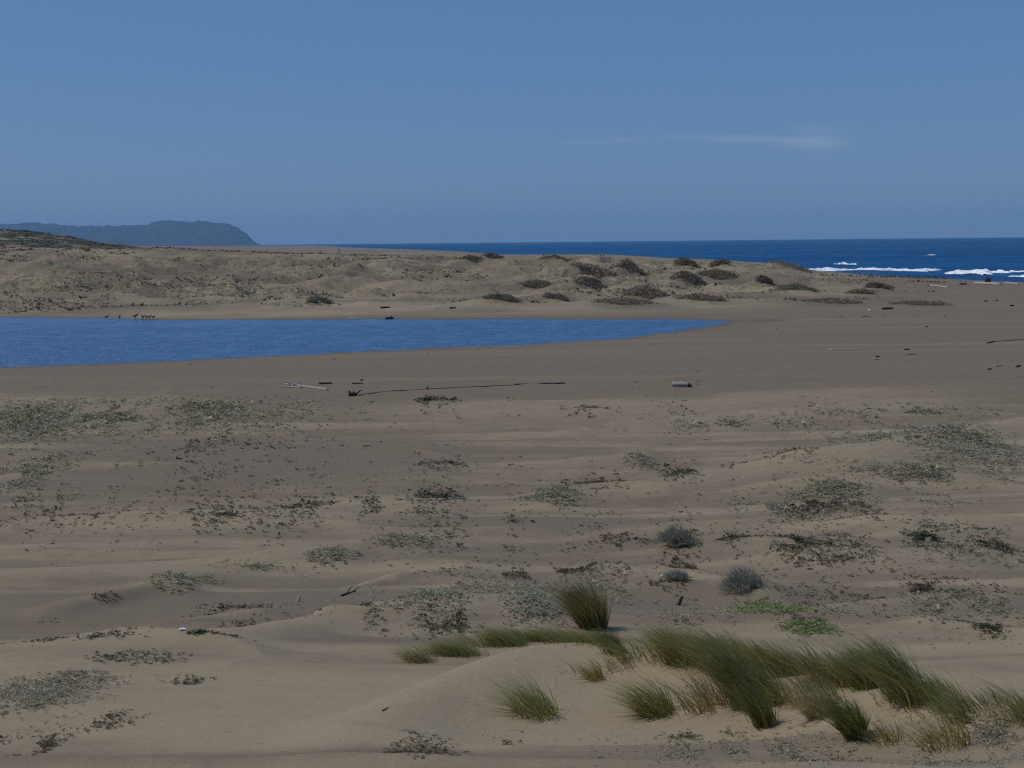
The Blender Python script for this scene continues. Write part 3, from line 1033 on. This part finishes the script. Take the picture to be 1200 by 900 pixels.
for px, py, hw, hh, cnt, kind in ZONES:
    c, nf, fr = ground_at([px, px, px], [py, min(py + hh, 905), py - hh], H1)
    rx, ry = hw * c[1] / F, (fr[1] - nf[1]) / 2
    cy = (fr[1] + nf[1]) / 2
    n = int(cnt * (1.6 if kind in ('dark', 'brown') else 1.9))
    th_ = rng.random(n * 5) * 6.283
    rr = np.abs(rng.normal(0, .62, n * 5))
    wx = c[0] + rx * rr * np.cos(th_)
    wy = cy + ry * rr * np.sin(th_)
    dens = (.45 if kind in ('green', 'sage') else .75) * fbm(wx / (.020 * c[1]), wy / (.075 * c[1]), 3, 431, .6) + rng.random(n * 5) * 1.3
    keep = np.argsort(-dens)[:n]
    wx, wy = wx[keep], wy[keep]
    ok = wy > 8
    wx, wy = wx[ok], wy[ok]
    n = len(wx)
    L = leaf_len(wy) * rng.lognormal(-.05, .38, n)
    C = np.stack([wx, wy, H(wx, wy) + rng.uniform(.0, .35, n) * L], -1)
    parts.append(leaves(C, L, 5, kind, 1, (.0, .8), rng))
v, q, c = merge(parts)
tag(mesh_obj('beach_sprigs', v, q, M_LEAF, colors=c), 'scattered small leafy sprigs dotted over the sand in front of the lagoon', 'ground cover', kind='stuff')

# chips of shell, twig and wrack strewn over the open beach
n = 5200
px = rng.uniform(-300, 1500, n)
yy = np.exp(rng.uniform(np.log(58), np.log(260), n))
xx = (px - 600) / F * yy
keep = (pond_sd(xx, yy) > 3) & (interp(yy, COAST) - xx > 12) & ((yy < 165) | (px > 1000)) & (fbm(xx / 16, yy / 5, 3, 441) + rng.normal(0, .35, n) > .15)
xx, yy = xx[keep], yy[keep]
zz = H(xx, yy)
keep = zz > POND_Z + .08
xx, yy, zz = xx[keep], yy[keep], zz[keep]
C = np.stack([xx, yy, zz + .01], -1)
v, q, c = leaves(C, yy / F * rng.lognormal(.15, .45, len(xx)), 3, 'pale', 1, (.0, .5), rng, .6)
tag(mesh_obj('beach_debris', v, q, M_LEAF, colors=c), 'tiny chips of shell, twig and wrack strewn over the flat grey beach', 'debris', kind='stuff')

# scrub dotted over the far dunes
parts = []
n = 70000
px = rng.uniform(-500, 1110, n)
yy = rng.uniform(192, 335, n)
xx = (px - 600) / F * yy
veg = fbm(xx / 17, yy / 7, 4, 451, .6) + .55 * sstep(500, 50, px) * sstep(270, 200, yy) + .25 * sstep(285, 310, yy) - .35 * sstep(700, 900, px)
keep = veg + rng.normal(0, .16, n) > .50
xx, yy = xx[keep], yy[keep]
zz = H(xx, yy)
green = rng.random(len(xx)) < sstep(290, 210, yy) * .75
for sel, kind in ((green, 'sage'), (~green, 'brown')):
    k = sel.sum()
    L = rng.lognormal(-1.65, .42, k)
    C = np.stack([xx[sel], yy[sel], zz[sel] + .02], -1)
    parts.append(leaves(C, L, 6, kind, 1, (.1, 1.2), rng, .7))
v, q, c = merge(parts)
tag(mesh_obj('dune_scrub', v, q, M_LEAF, colors=c), 'small scrub tufts dotted over the dunes beyond the lagoon', 'scrub', kind='stuff')

# scrub over the left hill
n = 16000
px = rng.uniform(-500, 200, n)
yy = rng.uniform(520, 900, n)
xx = (px - 600) / F * yy
zz = H(xx, yy)
keep = (fbm(xx / 40, yy / 40, 4, 471, .6) + rng.normal(0, .2, n) > -.12) & (zz > 7.5)
C = np.stack([xx, yy, zz], -1)[keep]
v, q, c = leaves(C, rng.lognormal(-.7, .35, len(C)), 6, 'dark', 1, (.1, .8), rng, .8)
tag(mesh_obj('hillside_scrub', v, q, M_LEAF, colors=c * .8), 'dark scrub covering the low hill at the far left', 'scrub', kind='stuff')

# ------------------------------------------------------------------ shrubs
def dome_leaves(rx, ry, h, n, L, kind, rng, sink=.15):
    th_ = rng.random(n) * 6.283
    ph = np.arcsin(rng.uniform(-.05, 1, n))
    lump = 1 + .45 * fbm(th_ * 1.9 + 10 + rx, ph * 2.8 + h, 3, 481)
    k = rng.uniform(.45, 1.0, n) ** .5 * lump
    C = np.stack([rx * k * np.cos(ph) * np.cos(th_), ry * k * np.cos(ph) * np.sin(th_), h * k * np.sin(ph)], -1)
    return leaves(C, L * rng.uniform(.6, 1.4, n), 4, kind, 1, (-.2, 1.3), rng, .6)


PAL['dk'] = [(.19, .15, .104), (.25, .20, .14), (.12, .098, .068)]
PAL['br'] = [(.27, .212, .148), (.33, .262, .185), (.19, .15, .104)]
PAL['gr'] = [(.21, .20, .13), (.16, .16, .10), (.25, .235, .155)]
PAL['silver'] = [(.38, .36, .285), (.28, .265, .21), (.15, .142, .11), (.46, .435, .35)]
for s in far_shrubs:
    rng = np.random.default_rng(int(abs(s['x']) * 97 + s['y'] * 13))
    z0 = float(H(np.array([s['x']]), np.array([s['y']]))[0])
    ry = max(s['rx'] * .6, .5)
    v, q, c = dome_leaves(s['rx'], ry, s['h'], int(700 + 260 * s['rx'] * s['h']), .17, s['kind'], rng)
    # follow the sand it grows on
    v[:, 2] += H(v[:, 0] + s['x'], v[:, 1] + s['y']) - z0
    o = mesh_obj('dune_shrub', v, q, M_LEAF, colors=c)
    o.location = (s['x'], s['y'], z0)
    tag(o, s['label'], 'shrub', 'shrub mounds on the far dunes')


for s in shrubs:
    rng = np.random.default_rng(int(s['x'] * 31 + s['y'] * 17))
    z0 = float(H(np.array([s['x']]), np.array([s['y']]))[0])
    root = empty('grey_shrub', (s['x'], s['y'], z0 - .03))
    tag(root, s['label'], 'shrub', 'grey shrubs on the sand')
    n = int(2600 * max(s['r'] / .5, .5))
    th_ = rng.random(n) * 6.283
    ph = np.arcsin(rng.uniform(.02, 1, n))
    D = np.stack([np.cos(ph) * np.cos(th_) * s['r'], np.cos(ph) * np.sin(th_) * s['r'], np.sin(ph) * s['h']], -1)
    D *= (.95 + .45 * fbm(th_ * 1.1 + s['x'], ph * 1.6 + s['y'], 3, 499))[:, None]
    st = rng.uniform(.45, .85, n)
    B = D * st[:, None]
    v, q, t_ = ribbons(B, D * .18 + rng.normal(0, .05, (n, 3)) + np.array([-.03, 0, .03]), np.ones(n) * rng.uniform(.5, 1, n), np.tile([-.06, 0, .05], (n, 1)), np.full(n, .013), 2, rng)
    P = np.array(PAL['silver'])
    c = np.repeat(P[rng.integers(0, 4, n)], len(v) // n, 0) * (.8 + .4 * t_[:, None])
    mesh_obj('foliage', v, q, M_LEAF, root, colors=c)
    nb = 60
    th_ = rng.random(nb) * 6.283
    ph = rng.uniform(.1, 1.4, nb)
    D = np.stack([np.cos(ph) * np.cos(th_) * s['r'], np.cos(ph) * np.sin(th_) * s['r'], np.sin(ph) * s['h']], -1) * .75
    v, q, t_ = ribbons(np.zeros((nb, 3)), D, np.ones(nb), np.zeros((nb, 3)), np.full(nb, .02), 2, rng)
    mesh_obj('stem', v, q, M_LEAF, root, colors=np.tile([.07, .055, .04], (len(v), 1)))

# ------------------------------------------------------------------ dune grass
GPAL = {
    'green': ([.215, .230, .050], [.440, .415, .135]),
    'olive': ([.255, .230, .046], [.490, .420, .135]),
    'dark': ([.120, .136, .026], [.240, .240, .060]),
    'tawny': ([.130, .120, .035], [.330, .280, .100]),
    'straw': ([.270, .230, .080], [.470, .390, .180]),
}


def grass(bx_, by_, hgt, lean, kind, rng, o0=(0, 0, 0), fan=0.0, cx=0, cy=0, rr=1, straw=.12, width=.0065):
    n = len(bx_)
    B = np.stack([bx_, by_, H(bx_, by_) - .03], -1) - np.array(o0)
    out = np.stack([(bx_ - cx) / rr, (by_ - cy) / rr, 0 * bx_], -1) * fan
    D = np.stack([lean * .7 + rng.normal(0, .17, n), rng.normal(-.02, .17, n), np.full(n, 1.0)], -1) + out
    D /= np.linalg.norm(D, axis=1, keepdims=True)
    L = hgt * rng.uniform(.55, 1.15, n)
    bend = np.stack([lean * rng.uniform(.4, 1.3, n), rng.normal(0, .08, n), -.16 - .35 * rng.random(n) * abs(lean)], -1) + out * .6
    v, q, t_ = ribbons(B, D, L, bend, width * rng.lognormal(0, .35, n), 4, rng)
    a, b = (np.array(p) for p in GPAL[kind])
    k = rng.random((n, 1))
    c = a + (b - a) * k
    sw_ = rng.random(n) < straw
    c[sw_] = np.array([.34, .285, .165]) * rng.uniform(.7, 1.15, (sw_.sum(), 1))
    return v, q, np.repeat(c, len(v) // n, 0)


for tf_ in tufts:
    rng = np.random.default_rng(int(abs(tf_['x']) * 71 + tf_['y'] * 37))
    n = int(tf_['n'] * 1.5)
    th_ = rng.random(n) * 6.283
    rr = np.sqrt(rng.random(n)) * tf_['r']
    bx_, by_ = tf_['x'] + rr * np.cos(th_) * .8, tf_['y'] + rr * np.sin(th_) * .7
    o0 = (tf_['x'], tf_['y'], float(H(np.array([tf_['x']]), np.array([tf_['y']]))[0]))
    fan = .17 if tf_['lean'] > -.3 else .30
    v, q, c = grass(bx_, by_, tf_['h'] * 1.05, tf_['lean'], tf_['kind'], rng, o0, fan, tf_['x'], tf_['y'], tf_['r'])
    o = mesh_obj('grass_tuft', v, q, M_BLADE, colors=c)
    o.location = o0
    tag(o, tf_['label'], 'dune grass', 'separate tufts of dune grass')

# the long band: (base pixel, half width px, half depth m, height m, blades, kind, lean)
BAND = [
    (495, 776, 16, .18, 0.31, 408, 'olive', -0.60), (535, 768, 26, .2, 0.35, 960, 'green', -0.60), (590, 757, 36, .22, 0.36, 1560, 'green', -0.55), (645, 752, 36, .22, 0.37, 1560, 'green', -0.52), (695, 754, 26, .22, 0.37, 960, 'green', -0.52), (724, 764, 9, .14, 0.44, 360, 'dark', -0.40),
    (765, 770, 28, .16, 0.46, 1305, 'green', -0.48), (808, 774, 30, .18, 0.49, 1522, 'olive', -0.46), (848, 783, 28, .2, 0.54, 1522, 'green', -0.44), (876, 826, 13, .16, 0.73, 1044, 'dark', -0.35), (900, 790, 28, .2, 0.56, 1522, 'olive', -0.44), (896, 850, 8, .10, 0.51, 493, 'dark', -0.28), (912, 822, 16, .14, 0.61, 609, 'green', -0.37),
    (945, 797, 26, .2, 0.51, 1160, 'green', -0.42), (990, 797, 22, .2, 0.49, 1160, 'olive', -0.42), (1032, 803, 18, .2, 0.59, 1377, 'dark', -0.39), (1062, 812, 18, .2, 0.56, 942, 'green', -0.39),
    (1095, 826, 22, .22, 0.39, 609, 'green', -0.40), (1135, 836, 26, .25, 0.25, 546, 'green', -0.46), (1178, 842, 34, .26, 0.21, 676, 'green', -0.46), (1230, 846, 44, .28, 0.21, 780, 'green', -0.46), (740, 784, 50, .14, 0.23, 169, 'straw', -0.45), (850, 826, 40, .16, 0.39, 221, 'straw', -0.42), (985, 822, 24, .16, 0.34, 221, 'straw', -0.42), (940, 826, 20, .12, 0.39, 208, 'straw', -0.42),
]
parts = []
rng = np.random.default_rng(5)
for px, py, hw, hd, hg, n, kind, lean in BAND:
    g = ground_at([px], [py], H1)[0]
    n = int(n * 1.25)
    bx_ = g[0] + rng.normal(0, hw * g[1] / F * .62, n)
    by_ = g[1] + rng.normal(0, hd * .6, n)
    # clumped, not a lawn
    cl_ = fbm(bx_ / .35, by_ / .35, 2, 511) + rng.normal(0, .35, n)
    ok = cl_ > -.15
    bx_, by_ = bx_[ok], by_[ok]
    hgt = hg * .92 * (1 + .28 * fbm(bx_ / .5, by_ / .5, 2, 517))
    parts.append(grass(bx_, by_, hgt, lean, kind, rng, straw=.28))
v, q, c = merge(parts)
tag(mesh_obj('dune_grass_band', v, q, M_BLADE, colors=c), 'long band of wind-bent green dune grass along the foreground sand ridge', 'dune grass', kind='stuff')

# ------------------------------------------------------------------ driftwood and litter
def log_mesh(pts, radii, nseg=10, seed=0, rough=.12):
    """a knobbly tapered log along 3-D points, capped"""
    rng_ = np.random.default_rng(seed)
    P = np.array(pts, float)
    Rd = np.array(radii, float)
    k = max(8, 4 * len(P))
    s0 = np.linspace(0, 1, len(P))
    s = np.linspace(0, 1, k)
    C = np.stack([np.interp(s, s0, P[:, i]) for i in range(3)], -1)
    R_ = np.interp(s, s0, Rd)
    tdir = np.gradient(C, axis=0)
    tdir /= np.linalg.norm(tdir, axis=1, keepdims=True)
    up = np.array([0, 0, 1.0])
    sd_ = np.cross(tdir, up)
    ln = np.linalg.norm(sd_, axis=1, keepdims=True)
    sd_ = np.where(ln < .05, np.array([1.0, 0, 0]), sd_ / np.maximum(ln, 1e-6))
    u2 = np.cross(sd_, tdir)
    a = np.arange(nseg) / nseg * 6.283
    rr = R_[:, None] * (1 + rough * rng_.normal(0, 1, (1, nseg)) + rough * .7 * rng_.normal(0, 1, (k, nseg)))
    V = C[:, None] + rr[..., None] * (sd_[:, None] * np.cos(a)[None, :, None] + u2[:, None] * np.sin(a)[None, :, None])
    ii = np.arange(k * nseg).reshape(k, nseg)
    nx = np.roll(ii, -1, 1)
    q = np.stack([ii[:-1], nx[:-1], nx[1:], ii[1:]], -1).reshape(-1, 4)
    V = V.reshape(-1, 3)
    V = np.concatenate([V, C[:1], C[-1:]])
    t_ = np.concatenate([np.stack([np.full(nseg, k * nseg), nx[0], ii[0]], -1), np.stack([np.full(nseg, k * nseg + 1), ii[-1], nx[-1]], -1)])
    return V, q, t_


def log_obj(name, runs, mat, parent=None, seed=0):
    Vs, Qs, Ts = [], [], []
    k = 0
    for i, (pts, radii) in enumerate(runs):
        v, q, t_ = log_mesh(pts, radii, 10, seed + i)
        Vs.append(v)
        Qs.append(q + k)
        Ts.append(t_ + k)
        k += len(v)
    return mesh_obj(name, np.concatenate(Vs), np.concatenate(Qs), mat, parent, True, T=np.concatenate(Ts))


def base_at(px, py, lift=0.0):
    g = ground_at([px], [py], H)[0]
    return np.array([g[0], g[1], float(H(np.array([g[0]]), np.array([g[1]]))[0])])


def drift(px0, py0, px1, py1, r_px, mat, label, name='driftwood_log', cat='driftwood', group='driftwood on the beach', branches=(), seed=1, taper=.7, raise_=.0):
    """a log lying from one photo point to another"""
    a, b = base_at(px0, py0), base_at(px1, py1)
    rr = r_px * (a[1] + b[1]) / 2 / F
    c = (a + b) / 2
    a[2] += rr * .55
    b[2] += rr * taper * .55 + raise_
    mid = (a + b) / 2 + np.array([0, 0, rr * .2])
    runs = [([a - c, mid - c, b - c], [rr, rr * (1 + taper) / 2, rr * taper])]
    for f, dx, dz, br in branches:
        st = a + (b - a) * f - c
        runs.append(([st, st + np.array([dx * .6, .05, dz * .8]), st + np.array([dx, .1, dz])], [rr * br, rr * br * .7, rr * br * .3]))
    o = log_obj(name, runs, mat, None, seed)
    o.location = c
    tag(o, label, cat, group)
    return o


# crossed bleached branches on the near beach
drift(384, 457.6, 335, 450.5, 1.5, M_BLEACH, 'long bleached pole lying on the grey sand with a forked upper end', branches=[(.72, -.8, .28, .7), (.6, -.3, .42, .5), (.85, -.5, .2, .6)], seed=3, taper=.75)
drift(354, 455.0, 325, 452.8, 1.1, M_BLEACH, 'shorter bleached branch crossing under the forked end of the long pole', seed=5, taper=.5)
drift(374, 450.2, 389, 449.6, 1.5, M_DARKWOOD, 'dark flat driftwood piece behind the bleached pole', seed=7)
drift(413, 449.9, 425, 449.9, 1.1, M_DARKWOOD, 'thin dark sliver of wood right of the dark flat piece', seed=8)
drift(423, 446.2, 425.5, 445.6, 1.1, M_DARKWOOD, 'tiny dark chunk just above the thin dark sliver', seed=9)
drift(409, 464.2, 418, 462.4, 2.3, M_DARKWOOD, 'stubby black stump with jagged top at the left end of the long dark line', branches=[(.1, -.05, .26, .7), (.5, .08, .18, .6), (.95, .35, .22, .5)], seed=10)
# the long dark line: a slim chain of thin dark segments
pts_px = [(420, 462.6), (440, 460.5), (460, 458.4), (480, 457.2), (500, 456.2), (520, 455.3), (545, 453.8), (575, 452.6), (602, 451.6)]
wp = np.array([base_at(a, b) for a, b in pts_px])
c0 = wp.mean(0)
wp[:, 2] += .01
o = log_obj('dark_line', [(wp[i:i + 2] - c0, [.036 * (.4 + .9 * ((i * 7) % 3) / 2), .028]) for i in range(len(wp) - 1)] + [([wp[i] - c0, wp[i] - c0 + np.array([.12, .03, .22])], [.05, .02]) for i in (4,)], M_DARKWOOD, None, 12)
o.location = c0
tag(o, 'long thin curving dark line running right from the black stump', 'wrack', 'driftwood on the beach')
drift(603, 451.0, 662, 449.4, 1.1, M_DARKWOOD, 'long straight dark log at the right end of the long dark line', seed=14, taper=.9)
lg = drift(788, 452.4, 806.5, 453.2, 3.0, M_BLEACH, 'thick pale log with its shaded end built in dark wood, alone on the grey beach', seed=16, taper=.95)
# the log's right end in shade, its shade put in as dark wood
a, b = base_at(788, 452.4), base_at(806.5, 453.2)
rr = 3.0 * a[1] / F
e = b - (a + b) / 2 + np.array([0, 0, rr * .52])
dr_ = (b - a) / np.linalg.norm(b - a)
log_obj('shaded_end', [([e - dr_ * .03, e + dr_ * .20], [rr * 1.0, rr * .75])], M_DARKWOOD, lg, 17)
drift(971, 409.6, 1017, 409.4, .75, M_BLEACH, 'slender pale pole lying straight across the flat beach', seed=18, taper=.8)
drift(1062, 415.6, 1071, 415.8, 1.3, M_GREYWOOD, 'short grey log with dark end right of the slender pole', seed=20, branches=[(.9, .12, .12, .9)])
drift(1060, 410.2, 1066, 410.0, 1.1, M_DARKWOOD, 'small dark block just above the short grey log', seed=22)
drift(1027, 418.6, 1030, 418.2, 1.3, M_DARKWOOD, 'small dark lump left of the short grey log', seed=24)
drift(1024, 421.8, 1030, 421.2, .8, M_BLEACH, 'little pale stick beneath the small dark lump', seed=26)
drift(1167, 429.6, 1174, 429.0, 1.0, M_BLEACH, 'little pale stick near the right edge between two dark bits', seed=28)
drift(1158, 433.4, 1162, 432.8, 1.1, M_DARKWOOD, 'dark bit of wood left below the little pale stick at the right edge', seed=30)
drift(1191, 430.6, 1196, 428.8, 1.2, M_DARKWOOD, 'dark bit of wood right of the little pale stick at the right edge', seed=32)
drift(1157, 402.6, 1166, 400.2, .9, M_DARKWOOD, 'thin dark branch at the left end of the upper right wrack', seed=34)
drift(1168, 400.2, 1204, 397.8, .45, M_DARKWOOD, 'long thin dark stick reaching the right edge of the picture', seed=36, taper=.9)
drift(1142, 332.4, 1172, 334.0, 1.6, M_BLEACH, 'pale log near the surf with a dark stump behind it', seed=38, taper=.9)
drift(1154, 330.6, 1161, 330.6, 2.6, M_DARKWOOD, 'dark upright root stump behind the pale log near the surf', name='driftwood_stump', branches=[(.4, .05, 1.0, .7), (.7, .3, .7, .5)], seed=40)
drift(1178, 332.4, 1193, 333.4, 1.4, M_BLEACH, 'pale log with dark right end closest to the right edge, near the surf', seed=42, branches=[(.95, .2, .4, .9)])
drift(1090, 335.2, 1111, 337.4, 1.3, M_BLEACH, 'slanting pale log on the open beach at the end of the dunes', seed=44)
drift(1124, 334.0, 1132, 333.6, 1.7, M_GREYWOOD, 'grey forked stump left of the pale surf log', name='driftwood_stump', branches=[(.3, -.2, .9, .6), (.8, .3, .7, .6)], seed=46)
drift(1064, 335.4, 1071, 337.0, 1.0, M_GREYWOOD, 'short grey stick left of the slanting pale log', seed=48, branches=[(.9, .1, .4, .8)])
drift(1153, 353.6, 1157, 353.0, 1.2, M_GREYWOOD, 'left of two small grey lumps below the surf logs', seed=50)
drift(1166, 352.8, 1169, 352.4, 1.1, M_GREYWOOD, 'right of two small grey lumps below the surf logs', seed=52)
drift(1184, 359.0, 1188, 358.4, 1.1, M_DARKWOOD, 'single dark lump on open sand below the two small grey lumps', seed=54)
drift(1034, 362.8, 1046, 362.2, 1.5, M_DARKWOOD, 'flat dark log on the sand beneath the pointed dark shrub', seed=56)
drift(1010, 371.4, 1019, 370.6, .8, M_GREYWOOD, 'flat grey slat just below the white speck on the beach', seed=58)
drift(411, 373.4, 419, 374.0, 1.0, M_BLEACH, 'bent white branch at the far edge of the lagoon', seed=60, taper=.6)
drift(452, 374.2, 461, 373.4, 1.7, M_DARKWOOD, 'dark root lump at the far edge of the lagoon, right of the white branch', name='driftwood_stump', seed=62, branches=[(.6, .2, .3, .6)])
drift(446, 361.4, 457, 360.6, 1.3, M_DARKWOOD, 'dark log on the dune foot above the dark root lump', seed=64)
drift(527, 361.8, 534, 361.2, 1.2, M_DARKWOOD, 'small dark log on the dune foot beyond mid lagoon', seed=66)
drift(508, 361.4, 517, 361.2, 1.0, M_BLEACH, 'small pale log left of the small dark log on the dune foot', seed=68)
drift(1085, 383.6, 1087, 383.0, .8, M_DARKWOOD, 'single dark speck of wood on the bare upper beach', seed=70)
drift(515, 586.0, 545, 584.6, 1.2, M_BLEACH, 'pale weathered plank half buried in the ripples of the middle flat', name='driftwood_plank', seed=72, taper=.9)
# the small black post and the pale stake: upright
def post(px, py, h_px, r_px, tilt, mat, label):
    b_ = base_at(px, py)
    hh_ = h_px * b_[1] / F
    rr_ = r_px * b_[1] / F
    o_ = log_obj('wooden_stake', [([(0, 0, -.08), (tilt * hh_ * .5, 0, hh_ * .5), (tilt * hh_, 0, hh_)], [rr_, rr_ * .95, rr_ * .8])], mat, None, 80)
    o_.location = b_
    tag(o_, label, 'stake')


post(794, 709, 10.5, 2.0, .55, M_DARKWOOD, 'short black tilted stake in the sand below the small grey shrub')
post(349, 705, 7.5, 1.6, .3, M_BLEACH, 'short pale stake at the sand lip, left above the grass')
drift(448, 833.5, 455, 829.5, .9, M_DARKWOOD, 'tiny dark twig on the smooth foreground sand', name='twig', cat='twig', seed=74)
drift(400, 698.8, 416, 693.4, 1.3, M_DARKWOOD, 'dark brown broken branch lying on the sand lip, right of the pale stake', seed=76, branches=[(.4, .1, .12, .6), (.8, .15, .08, .5)])

# bits of white litter
ml, tl, bl = make_mat('white_plastic')
bl.inputs['Base Color'].default_value = (.78, .79, .80, 1)
bl.inputs['Roughness'].default_value = .45


def scrap(px, py, w_px, h_px, label, name, cat, seed):
    b_ = base_at(px, py)
    s_ = b_[1] / F
    rng_ = np.random.default_rng(seed)
    bm_ = bmesh.new()
    bmesh.ops.create_icosphere(bm_, subdivisions=2, radius=1)
    for v_ in bm_.verts:
        k_ = 1 + rng_.normal(0, .12)
        v_.co = Vector((v_.co.x * w_px * s_ * .5 * k_, v_.co.y * w_px * s_ * .35 * k_, (v_.co.z * .5 + .45) * h_px * s_ * k_))
    me_ = bpy.data.meshes.new(name)
    bm_.to_mesh(me_)
    bm_.free()
    me_.materials.append(ml)
    o_ = bpy.data.objects.new(name, me_)
    COL.objects.link(o_)
    o_.location = b_
    tag(o_, label, cat)


scrap(214, 738.5, 9, 3, 'crumpled white scrap lying on the sand edge at lower left', 'plastic_scrap', 'litter', 1)
scrap(775, 676, 4, 2.6, 'small white scrap beside the small grey shrub', 'plastic_scrap', 'litter', 2)
scrap(1019, 365.5, 3.2, 3.6, 'bright white rounded float on the beach near the dune end', 'beach_float', 'litter', 3)

# ------------------------------------------------------------------ dark birds at the far edge of the lagoon
mb, tb, bb = make_mat('dark_feathers')
tb.links.new(mixc(tb, noise(tb, 25, 2), (.012, .011, .011), (.03, .027, .025)), bb.inputs['Base Color'])
bb.inputs['Roughness'].default_value = .7


def bird_mesh():
    """one continuous body: tail, trunk, neck, head and beak, with two jointed legs"""
    bm_ = bmesh.new()
    pts = [((-.38, 0, .40), .03), ((-.26, 0, .43), .07), ((-.10, 0, .46), .13), ((.08, 0, .50), .135), ((.20, 0, .56), .085), ((.26, 0, .66), .05), ((.29, 0, .74), .058), ((.36, 0, .74), .03), ((.43, 0, .72), .008)]
    lay = bm_.verts.layers.skin.verify()
    pv_ = []
    for p_, r_ in pts:
        v_ = bm_.verts.new(p_)
        v_[lay].radius = (r_, r_)
        pv_.append(v_)
    for a_, b_ in zip(pv_, pv_[1:]):
        bm_.edges.new((a_, b_))
    for sy in (-.06, .06):
        prev = pv_[2]
        for p_, r_ in (((-.06, sy, .34), .045), ((-.02, sy, .20), .02), ((-.04, sy, .02), .016), ((.06, sy, .005), .012)):
            v_ = bm_.verts.new(p_)
            v_[lay].radius = (r_, r_)
            bm_.edges.new((prev, v_))
            prev = v_
    pv_[2][lay].use_root = True
    me_ = bpy.data.meshes.new('bird_skeleton')
    bm_.to_mesh(me_)
    bm_.free()
    ob = bpy.data.objects.new('bird_skeleton', me_)
    COL.objects.link(ob)
    ob.modifiers.new('skin', 'SKIN')
    sb_ = ob.modifiers.new('sub', 'SUBSURF')
    sb_.levels = sb_.render_levels = 1
    dg = bpy.context.evaluated_depsgraph_get()
    res = bpy.data.meshes.new_from_object(ob.evaluated_get(dg))
    bpy.data.objects.remove(ob)
    bpy.data.meshes.remove(me_)
    res.materials.clear()
    res.materials.append(mb)
    for p_ in res.polygons:
        p_.use_smooth = True
    return res


BM = bird_mesh()
BM.name = 'bird'
first = None
for px, rz, sc_, lab in [(125.3, 0.3, .72, 'leftmost lone dark bird standing at the far edge of the lagoon'),
                         (140.2, 1.4, .74, 'second lone dark bird from the left, upright at the far water edge'),
                         (158.8, 0.1, .92, 'largest dark bird of the cluster, at its left end'),
                         (167.4, 2.6, .78, 'dark bird between the largest one and the tight row'),
                         (171.8, 3.0, .74, 'left bird in the tight row of three at the far water edge'),
                         (175.2, 0.2, .74, 'middle bird in the tight row of three at the far water edge'),
                         (179.8, 0.0, .70, 'rightmost dark bird of the tight row at the far water edge')]:
    g = base_at(px, 374.6)
    g[2] = max(float(H(np.array([g[0]]), np.array([g[1]]))[0]), POND_Z - .1)
    if first is None:
        first = bpy.data.objects.new('bird', BM)
        o = first
    else:
        o = first.copy()
    COL.objects.link(o)
    o.location = g
    o.rotation_euler = (0, 0, rz)
    o.scale = (sc_ * 1.15,) * 3
    tag(o, lab, 'bird', 'dark birds at the far water edge')
